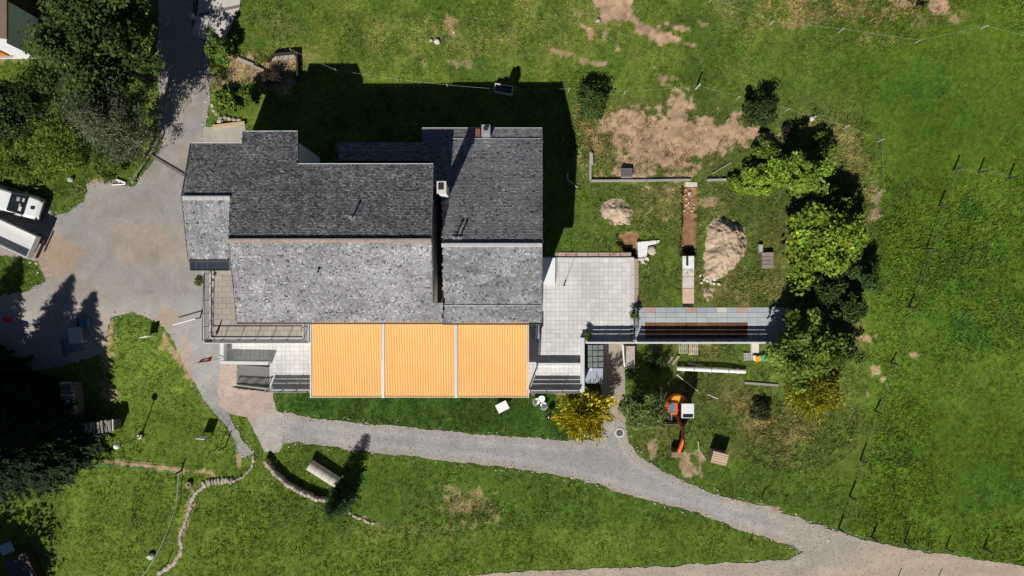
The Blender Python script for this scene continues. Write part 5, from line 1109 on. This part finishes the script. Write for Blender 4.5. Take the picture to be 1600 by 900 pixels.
# terrace items
tp = thing('slim_flagpole', P(881, 446, 0), 'thin dark pole with a stout foot casting a line across the terrace tiles', 'pole'); c_ = P(881, 446, .02)
MB().cyl(c_, c_ + Vector((0, 0, 2.5)), .022, .014, 8).build('pole', m_dark, tp); MB().cyl(c_, c_ + Vector((0, 0, .42)), .06, .05, 10).build('foot', m_dark, tp)
wp = thing('white_ramp', P(858, 422, 0), 'white box shaped entrance step against the annexe wall', 'step'); 
MB().prism(pxy([(842, 403), (868, 403), (867, 444), (842, 444)], .22), 0.02, .22).build('platform', m_plastic_white, wp); MB().bar(P(868, 402, .45), P(868, 440, .30), .03, .06).build('side_rail', m_dark, wp)
gb = thing('grey_cabinet', P(836, 517, 0), 'grey metal cabinet beside the awning end', 'cabinet'); MB().prism(pxy([(831, 506), (842, 506), (842, 529), (831, 529)], .9), .02, .9).build('body', m_metal, gb, bevel=.02); MB().box(P(836.5, 517.5, .92), (.6, 1.16, .04)).build('lid', m_metal, gb)
# porch under the retaining wall
pr = thing('glass_porch', P(930, 556, LOW), 'small grey glass roofed porch beside the terrace wall', 'porch')
z = -.35; m_pane = mat('porch_pane', (.20, .22, .21), .12, var=.25, scale=2.5, spec=.6)
for i in range(3):
    for j in range(4):
        a_ = P(917 + 8.7 * i, 539 + 9 * j, z); b_ = P(917 + 8.7 * (i + 1), 539 + 9 * (j + 1), z); MB().box(((a_.x + b_.x) / 2, (a_.y + b_.y) / 2, z - i * .02), (abs(b_.x - a_.x) - .05, abs(b_.y - a_.y) - .05, .02)).build('pane', m_pane, pr)
fr = MB()
for i in range(4): fr.bar(P(917 + 8.7 * i, 538.5, z), P(917 + 8.7 * i, 575, z), .04, .06)
for j in range(5): fr.bar(P(916.5, 539 + 9 * j, z - .01), P(943.5, 539 + 9 * j, z - .01), .04, .05)
for px, py in ((917, 575), (943, 575), (943, 539)): fr.bar(P(px, py, z), (P(px, py, z).x, P(px, py, z).y, LOW), .07, .07)
fr.build('frame', m_dark, pr)
ac = thing('tool_cupboard', P(927, 587, LOW), 'pale blue grey cupboard at the porch end beside the yellow shrub', 'cupboard'); MB().prism(pxy([(915, 576), (941, 576), (941, 598), (915, 598)], -1.2), LOW, -1.2).build('body', mat('blue_grey_paint', (.36, .42, .48), .6, var=.06), ac, bevel=.02)
MB().prism(pxy([(914, 575), (942, 575), (942, 599), (914, 599)], -1.15), -1.19, -1.13).build('lid', MATS['blue_grey_paint'], ac); MB().box(P(922, 577, -1.05), (.3, .16, .1)).build('white_tray', m_plastic_white, ac)
pb = thing('planter_box', G(981, 556), 'white planter box full of dry soil beside the garden path', 'planter'); A, B = G(974, 541), G(989, 573); cx, cy = (A.x + B.x) / 2, (A.y + B.y) / 2; z0 = A.z
for dx, dy, w_, d_ in ((-.5, 0, .06, 1.75), (.42, 0, .05, 1.75), (0, .87, .9, .05), (0, -.87, .9, .05)): MB().box((cx + dx * .9, cy + dy, z0 + .4), (w_, d_, .8)).build('side_board', m_plastic_white if dx < 0 else m_concrete, pb)
MB().box((cx, cy, z0 + .36), (.86, 1.68, .7)).build('soil', mat('dry_soil', (.44, .37, .33), .95, var=.3, scale=3.5, bump=1., bscale=10), pb)
MB().bar(P(972.5, 537, -1.2), G(972.5, 570, .9), .07, .3).build('white_rail', m_plastic_white, pb)
# trough in the house shade
wt = thing('water_trough', G(787, 142), 'grey metal water trough at the edge of the house shade', 'trough'); c_ = G(787, 142); tf_ = frame(c_, math.radians(-10))
for d0, d1 in (((0, .30, .3), (1.45, .05, .6)), ((0, -.30, .3), (1.45, .05, .6)), ((.70, 0, .3), (.05, .56, .6)), ((-.70, 0, .3), (.05, .56, .6))): MB(tf_).box(d0, d1).build('side', m_concrete_pale, wt)
MB(tf_).box((0, 0, .2), (1.36, .56, .36)).build('water', mat('trough_water', (.02, .035, .03), .05, var=0, spec=.6), wt)
lr = thing('roller_hose', G(892, 281), 'thin bent pale pole lying at the edge of the house shade', 'pole'); MB().tube([G(886, 272, .5), G(886, 281, .3), G(902, 293, .1)], .025).build('rod', m_plastic_white, lr)

# ------------------------------------------------------------------ dug garden
def heap(name, poly, hgt, col, label, seed, stones=True):
    W = [G(*p) for p in poly]; c_ = sum(W, Vector()) / len(W); P2 = [(p.x, p.y) for p in W]; xs = [p[0] for p in P2]; ys = [p[1] for p in P2]
    X, Y = np.meshgrid(np.arange(min(xs) - .4, max(xs) + .4, .075), np.arange(min(ys) - .4, max(ys) + .4, .075), indexing='ij')
    d = dline(X, Y, P2 + P2[:1]) * np.where(pip(X, Y, P2), 1, -1) + (fbm(X, Y, .5, 4, seed) - .5) * .5
    z = terrain(X, Y) - .06 + hgt * ss(-.05, 1.2, d) * (.7 + .6 * fbm(X, Y, .8, 4, seed + 1)) + (fbm(X, Y, .20, 4, seed + 2) - .5) * .27 * ss(-.1, .3, d) - .25 * (d < -.12) + .06 * (d > -.05)
    c = np.array(col) * (.62 + .5 * fbm(X, Y, .7, 4, seed + 3) + .3 * fbm(X, Y, .18, 2, seed + 4))[..., None]; n, m_ = X.shape; idx = np.arange(n * m_).reshape(n, m_); Q = np.stack([idx[:-1, :-1], idx[1:, :-1], idx[1:, 1:], idx[:-1, 1:]], -1)[(d[:-1, :-1] > -.3)]
    t = thing(name, c_, label, 'soil heap'); mesh_np('soil', np.stack([X, Y, z], -1).reshape(-1, 3), Q.reshape(-1, 4), m_soil, t, cols=c.reshape(-1, 3), smooth=True)
    if stones:
        k = 0
        while k < 26:
            x, y = R.uniform(min(xs), max(xs)), R.uniform(min(ys), max(ys))
            if pip(np.array([x]), np.array([y]), P2)[0]:
                i = int((x - min(xs) + .4) / .075); j = int((y - min(ys) + .4) / .075); q_ = R.uniform(.06, .16); copy_part(R.choice(SC), 'stone', t, (x, y, float(z[i, j]) + .02), R.uniform(0, 6), scale=(q_, q_, q_ * .7)); k += 1
    return t
SC = [stone_mesh(40 + k, mat('pale_rubble', (.62, .56, .50), .95, var=.15, ovar=.25)) for k in range(3)]
heap('soil_heap', [(1122, 333), (1140, 340), (1165, 355), (1168, 390), (1160, 408), (1140, 425), (1118, 440), (1098, 440), (1100, 400), (1103, 355)], .85, (.46, .35, .245), 'big heap of brown soil beside the trench', 210)
heap('soil_heap', [(935, 318), (955, 310), (978, 312), (990, 330), (986, 350), (960, 352), (938, 340)], .45, (.48, .375, .265), 'round sandy soil heap above the tiled terrace', 220)
heap('soil_heap', [(1095, 450), (1118, 450), (1116, 462), (1108, 472), (1097, 462)], .22, (.46, .35, .26), 'small soil heap under the big one, towards the walkway', 230, False)
rb = thing('rubble', G(1108, 438), 'pale broken masonry lumps at the tip of the big soil heap', 'rubble')
for k in range(16): copy_part(R.choice(SC), 'stone', rb, G(1108 + R.uniform(-16, 18), 438 + R.uniform(-8, 8), .08), R.uniform(0, 6), scale=(R.uniform(.15, .34), R.uniform(.12, .26), .2))
tr_ = thing('trench_rubble', G(1080, 318), 'white stones and clods lying in the upper end of the trench', 'rubble')
for k in range(26):
    p = G(1079 + R.uniform(-11, 11), 305 + R.uniform(-16, 26)); q_ = R.uniform(.10, .26); copy_part(R.choice(SC if k % 3 else SP), 'stone', tr_, p + Vector((0, 0, -.68)), R.uniform(0, 6), scale=(q_, q_ * .8, q_ * .7))
cs_ = thing('trench_slab', G(1075, 440), 'pale concrete channel covering the lower end of the trench', 'slab')
for k, (a_, b_, m) in enumerate(((400, 420, m_plastic_white), (420.5, 432, m_concrete_pale), (432.5, 450, m_concrete_pale), (450.5, 474, mat('sandy_slab', (.60, .46, .33), .95, var=.15)))):
    A, B = G(1066, a_), G(1084, b_); MB().box(((A.x + B.x) / 2, (A.y + B.y) / 2, .06), (B.x - A.x, A.y - B.y, .16)).build('section', m, cs_, bevel=.015)
MB().box(G(1073, 408, .16), (.17, .72, .03)).build('grate', m_dark, cs_); o = G(1075, 478); MB().box(o + Vector((0, 0, .0)), (.8, .35, .03)).build('painted_gap_shade', m_black, cs_)  # last box: black plate painted for the shade in a gap
MB().box(G(1080, 288, .02), (.95, .36, .1)).build('end_block', m_concrete_pale, cs_, bevel=.03)
fb = thing('broken_foundation', G(1005, 390), 'white broken concrete foundation beside the terrace corner hole', 'concrete block')
MB().prism([(p.x, p.y) for p in (G(996, 378), G(1031, 375), G(1028, 380), G(1012, 384), G(1010, 403), G(997, 402))], -.5, .14).build('slab', m_plastic_white, fb, bevel=.02)
for k in range(9): copy_part(R.choice(SC), 'stone', fb, G(1007 + R.uniform(-8, 8), 407 + R.uniform(-4, 5), .1), R.uniform(0, 6), scale=(R.uniform(.2, .4), R.uniform(.2, .35), .25))
copy_part(SP[0], 'stone', fb, G(1018, 392, .05), 1, scale=(.7, .8, .35))
tb_ = thing('timber_bed_edge', G(1030, 281), 'grey timber edging along the dug over bed', 'bed edging')
for a_, b_ in (((922, 283), (1010, 282.5)), ((1011, 282.5), (1078, 281.5)), ((1104, 282), (1137, 281)), ((922, 283), (922.5, 238))): A, B = G(*a_), G(*b_); MB().bar(A + Vector((0, 0, .1)), B + Vector((0, 0, .1)), .16, .24).build('timber', m_timber_grey, tb_)
MB().bar(G(924, 240, .15), G(925, 258, .15), .14, .3).build('timber', m_timber_grey, tb_)
def crate(px, py, w_, d_, h_, rz, m, label, top=None, nm='crate', slats=0):
    c_ = G(px, py); t = thing(nm, c_, label, 'crate'); f = frame(c_, rz); MB(f).box((0, 0, h_ / 2), (w_, d_, h_)).build('box', m, t, bevel=.01)
    if slats:
        for k in range(slats): MB(f).box((0, -d_ / 2 + d_ * (k + .5) / slats, h_ + .014), (w_ + .04, d_ / slats - .03, .026)).build('slat', top or m, t)
    else: MB(f).box((0, 0, h_ + .015), (w_ - .08, d_ - .08, .03)).build('lid', top or m, t)
    return t
crate(978, 271, .85, .7, .4, 0, m_timber_grey, 'small dark lidded crate against the timber bed edge', mat('slate_lid', (.12, .12, .12), .8, var=.15), slats=3)
crate(1197, 407, .85, 1.25, .35, .02, m_timber, 'weathered plank crate in the grass beside the bright tree', mat('brown_plank', (.25, .20, .17), .9, var=.2, ovar=.15), slats=4)
crate(1187, 388, .3, .6, .3, 0, m_concrete, 'narrow pale box next to the plank crate')
crate(1118, 711, 1.25, .95, 1.15, math.radians(-14), m_timber, 'tall slatted wooden crate with a pale pallet lid near the excavator', m_timber_pale, 'pallet_crate', 5)
def pallet(px, py, w_, d_, rz, label, m=None):
    c_ = G(px, py); t = thing('wooden_pallet', c_, label, 'pallet'); f = frame(c_, rz); m = m or m_timber_grey
    for k in range(5): MB(f).box((-w_ / 2 + w_ * (k + .5) / 5, 0, .13), (w_ / 5 - .05, d_, .025)).build('board', m, t)
    for y in (-1, 0, 1): MB(f).box((0, y * (d_ / 2 - .06), .06), (w_, .1, .1)).build('bearer', m, t)
pallet(1067, 544, .78, .9, 0.02, 'mossy grey pallet against the retaining wall', mat('mossy_wood', (.30, .32, .19), .9, var=.2)); pallet(1083, 545, .78, 1.0, -.03, 'paler pallet beside the mossy one at the retaining wall', mat('pale_old_wood', (.46, .40, .31), .9, var=.2))
pallet(1170, 557, .95, .62, .05, 'grey pallet beside the bright toy under the tree')
def planks(label, items, nm='plank_pile', m=None, cat='planks'):
    t = thing(nm, G(items[0][0], items[0][1]), label, cat)
    for k, (x0, y0, x1, y1, w_, h_) in enumerate(items): MB().bar(G(x0, y0, .12 + .05 * k), G(x1, y1, .12 + .05 * k), w_, h_).build('plank', m or m_timber_pale, t)
planks('two weathered planks leaning together on the grass below the pallets', [(1042, 572, 1050, 557, .22, .06), (1049, 570, 1060, 556, .22, .06)], m=m_timber)
planks('thin pale lath lying by the slatted crate', [(1090, 689, 1092, 705, .07, .04), (1092, 705, 1102, 718, .04, .03)])
planks('grey boards in the shade under the walkway tree', [(1163, 598, 1215, 602, .18, .06)], m=m_timber_grey); planks('short boards behind the long white pipe', [(1074, 568, 1098, 571, .14, .05)], m=m_timber_grey)
planks('pale beam crossing the corner of the dug bed', [(1112, 272, 1142, 254, .08, .06)], m=m_timber_grey); planks('thin dark stick leaning in the dug bed', [(1113, 262, 1124, 222, .03, .03)], m=m_dark)
wpipe = thing('drain_pipe', G(1110, 577), 'long white drain pipe of four lengths lying behind the excavator', 'pipe'); A = G(1056, 575, .35); B = G(1163, 580, .30)
for k in range(4): MB().cyl(A.lerp(B, k / 4 + .002), A.lerp(B, (k + 1) / 4 - .002), .16, .16, 14).build('length', m_plastic_white, wpipe); 
for k in (1, 2, 3): MB().cyl(A.lerp(B, k / 4 - .008), A.lerp(B, k / 4 + .008), .175, .175, 14).build('coupling', m_concrete, wpipe)
for k in (.1, .5, .9): p = A.lerp(B, k); MB().box((p.x, p.y, p.z - .26), (.2, .5, .22)).build('support_block', m_timber_grey, wpipe)
rod = thing('measuring_staff', G(1073, 597), 'thin pale staff lying above the excavator', 'rod'); MB().bar(G(1056, 585, .3), G(1090, 611, .12), .05, .03).bar(G(1104, 616, .08), G(1122, 623, .08), .05, .03).build('staff', m_plastic_white, rod)
ty = thing('toy_slide', G(1188, 560), 'green and orange plastic toy under the walkway tree', 'toy'); c_ = G(1188, 560)
MB().box(c_ + Vector((-.3, 0, .35)), (.5, .45, .1), .2).build('orange_seat', m_yellow, ty, bevel=.03); MB().box(c_ + Vector((.25, .08, .4)), (.55, .5, .12), .2).build('green_seat', mat('toy_green', (.03, .42, .22), .4, var=.05), ty, bevel=.03); MB().box(c_ + Vector((-.55, .05, .3)), (.25, .4, .1), .2).build('white_step', m_plastic_white, ty)
for x in (-.5, 0, .45): MB().bar(c_ + Vector((x, 0, 0)), c_ + Vector((x, 0, .35)), .06, .06).build('leg', m_plastic_white, ty)
crate(1178, 543, .6, .8, .35, 0, m_concrete_pale, 'pink grey block by the wall under the walkway tree')

# ------------------------------------------------------------------ terraced bed and lane edge
tbx = thing('raised_bed', G(446, 108), 'raised timber bed with dark edge boards at the edge of the house shade', 'raised bed')
for a_, b_ in (((431, 88), (467, 85)), ((467, 85), (468, 128)), ((420, 98), (431, 88))): MB().bar(G(*a_, .25), G(*b_, .25), .12, .6).build('edge_board', m_timber_dark, tbx)
for k in range(4): MB().bar(G(426 + 9 * k, 93 - k, .12), G(434 + 9 * k, 91 - k, .12), .28, .1).build('step_board', m_timber_grey, tbx)
planks('row of grey logs holding the terraced bed below the small shrub', [(372, 92, 398, 103, .22, .18), (396, 104, 414, 112, .2, .16)], 'log_edging', m_timber_grey, 'log edging'); planks('pale timber kerb beside the concrete slab', [(334, 199, 384, 193, .26, .3)], 'timber_kerb', m_timber_pale, 'kerb')
planks('dark timber drain bar across the lane', [(240, 245, 289, 274, .20, .05)], 'drain_bar', mat('drain_wood', (.16, .14, .11), .9, var=.2), 'drain bar')
dg = thing('ramp_drain', G(343, 17), 'dark slotted drain across the concrete ramp', 'drain'); MB().bar(G(311, 24, .07), G(376, 10, .07), .20, .05).build('grating', mat('drain_steel', (.16, .155, .15), .7, var=.1), dg)
rlw = thing('lane_rail', G(250, 205), 'low wooden rail along the lane under the feathery tree', 'rail'); 
for a_, b_ in (((252, 180), (253, 219)), ((252, 221), (240, 243)), ((238, 246), (212, 284))): MB().bar(G(*a_, .55), G(*b_, .55), .08, .10).build('rail', m_timber, rlw)
for px, py in ((252, 181), (253, 219), (240, 243), (212, 284)): MB().bar(G(px, py), G(px, py, .62), .1, .1).build('post', m_timber, rlw)
wpp = thing('pipe_offcuts', G(188, 283), 'two white pipe offcuts at the shrub bank by the yard', 'pipe'); MB().cyl(G(182, 280, .15), G(198, 286, .12), .08, .08, 10).build('pipe', m_plastic_white, wpp); MB().cyl(G(176, 289, .1), G(197, 288, .1), .05, .05, 10).build('pipe', m_plastic_white, wpp)
planks('thin grey pole lying across the shrubs in front of the willow', [(84, 209, 117, 219, .09, .09)], 'pole', m_concrete, 'pole')
# scattered stones along gravel edges and in the yard
def pebbles(n=2600):
    r = np.random.default_rng(77); V = []; Q = []; C = []; k = 0
    for poly, m_ in ((PATH, 600), (YARD, 600), (ROAD, 200)):
        L = poly + poly[:1]
        for _ in range(m_):
            i = r.integers(0, len(poly)); t = r.random(); px = L[i][0] * (1 - t) + L[i + 1][0] * t + r.normal(0, 5); py = L[i][1] * (1 - t) + L[i + 1][1] * t + r.normal(0, 4)
            if not (-10 < px < 1610 and -10 < py < 910) or pip(np.array([px]), np.array([py]), BUILD)[0]: continue
            p = G(px, py, .03); s_ = r.uniform(.03, .09) * (1.6 if r.random() < .06 else 1); a = r.uniform(0, 6, 5) * .15 + np.arange(5) * 1.2566
            V += [(p.x + s_ * math.cos(q_) * r.uniform(.7, 1.2), p.y + s_ * math.sin(q_) * r.uniform(.7, 1.2), p.z) for q_ in a] + [(p.x, p.y, p.z + s_ * .8)]
            Q += [(k + j, k + (j + 1) % 5, k + 5) for j in range(5)]; k += 6; C += [np.array([.50, .46, .40]) * r.uniform(.6, 1.35)] * 6
    for poly, m_ in ((PATH, 3500), (YARD, 6000), (ROAD, 2500)):
        xs = [p[0] for p in poly]; ys = [p[1] for p in poly]; px = r.uniform(max(-10, min(xs)), min(1610, max(xs)), m_ * 3); py = r.uniform(max(-10, min(ys)), min(910, max(ys)), m_ * 3); kk = pip(px, py, poly) & ~pip(px, py, BUILD); px, py = px[kk][:m_], py[kk][:m_]
        z = np.zeros(len(px))
        for _ in range(6): x = (px - 800) / F * (H - z); y = (450 - py) / F * (H - z); z = .5 * z + .5 * terrain(x, y)
        n_ = len(px); s_ = r.uniform(.015, .038, n_); a = r.uniform(0, 6.28, n_); W = np.zeros((n_, 5, 3))
        for j in range(4): W[:, j] = np.stack([x + s_ * np.cos(a + j * 1.5708) * r.uniform(.7, 1.3, n_), y + s_ * np.sin(a + j * 1.5708), z + .02], 1)
        W[:, 4] = np.stack([x, y, z + .028 + s_ * .3], 1); V += [tuple(q_) for q_ in W.reshape(-1, 3)]
        Q += [(k + 5 * i + j, k + 5 * i + (j + 1) % 4, k + 5 * i + 4) for i in range(n_) for j in range(4)]; k += 5 * n_
        cl = np.array([.40, .37, .33])[None] * np.exp(r.normal(.0, .20, n_))[:, None]; C += list(np.repeat(np.clip(cl, .04, .8), 5, axis=0))
    o = mesh_np('edge_pebbles', V, Q, m_soil, cols=np.array(C)); tag(o, 'loose pale stones scattered along the gravel edges', 'pebbles', kind='stuff')
pebbles()
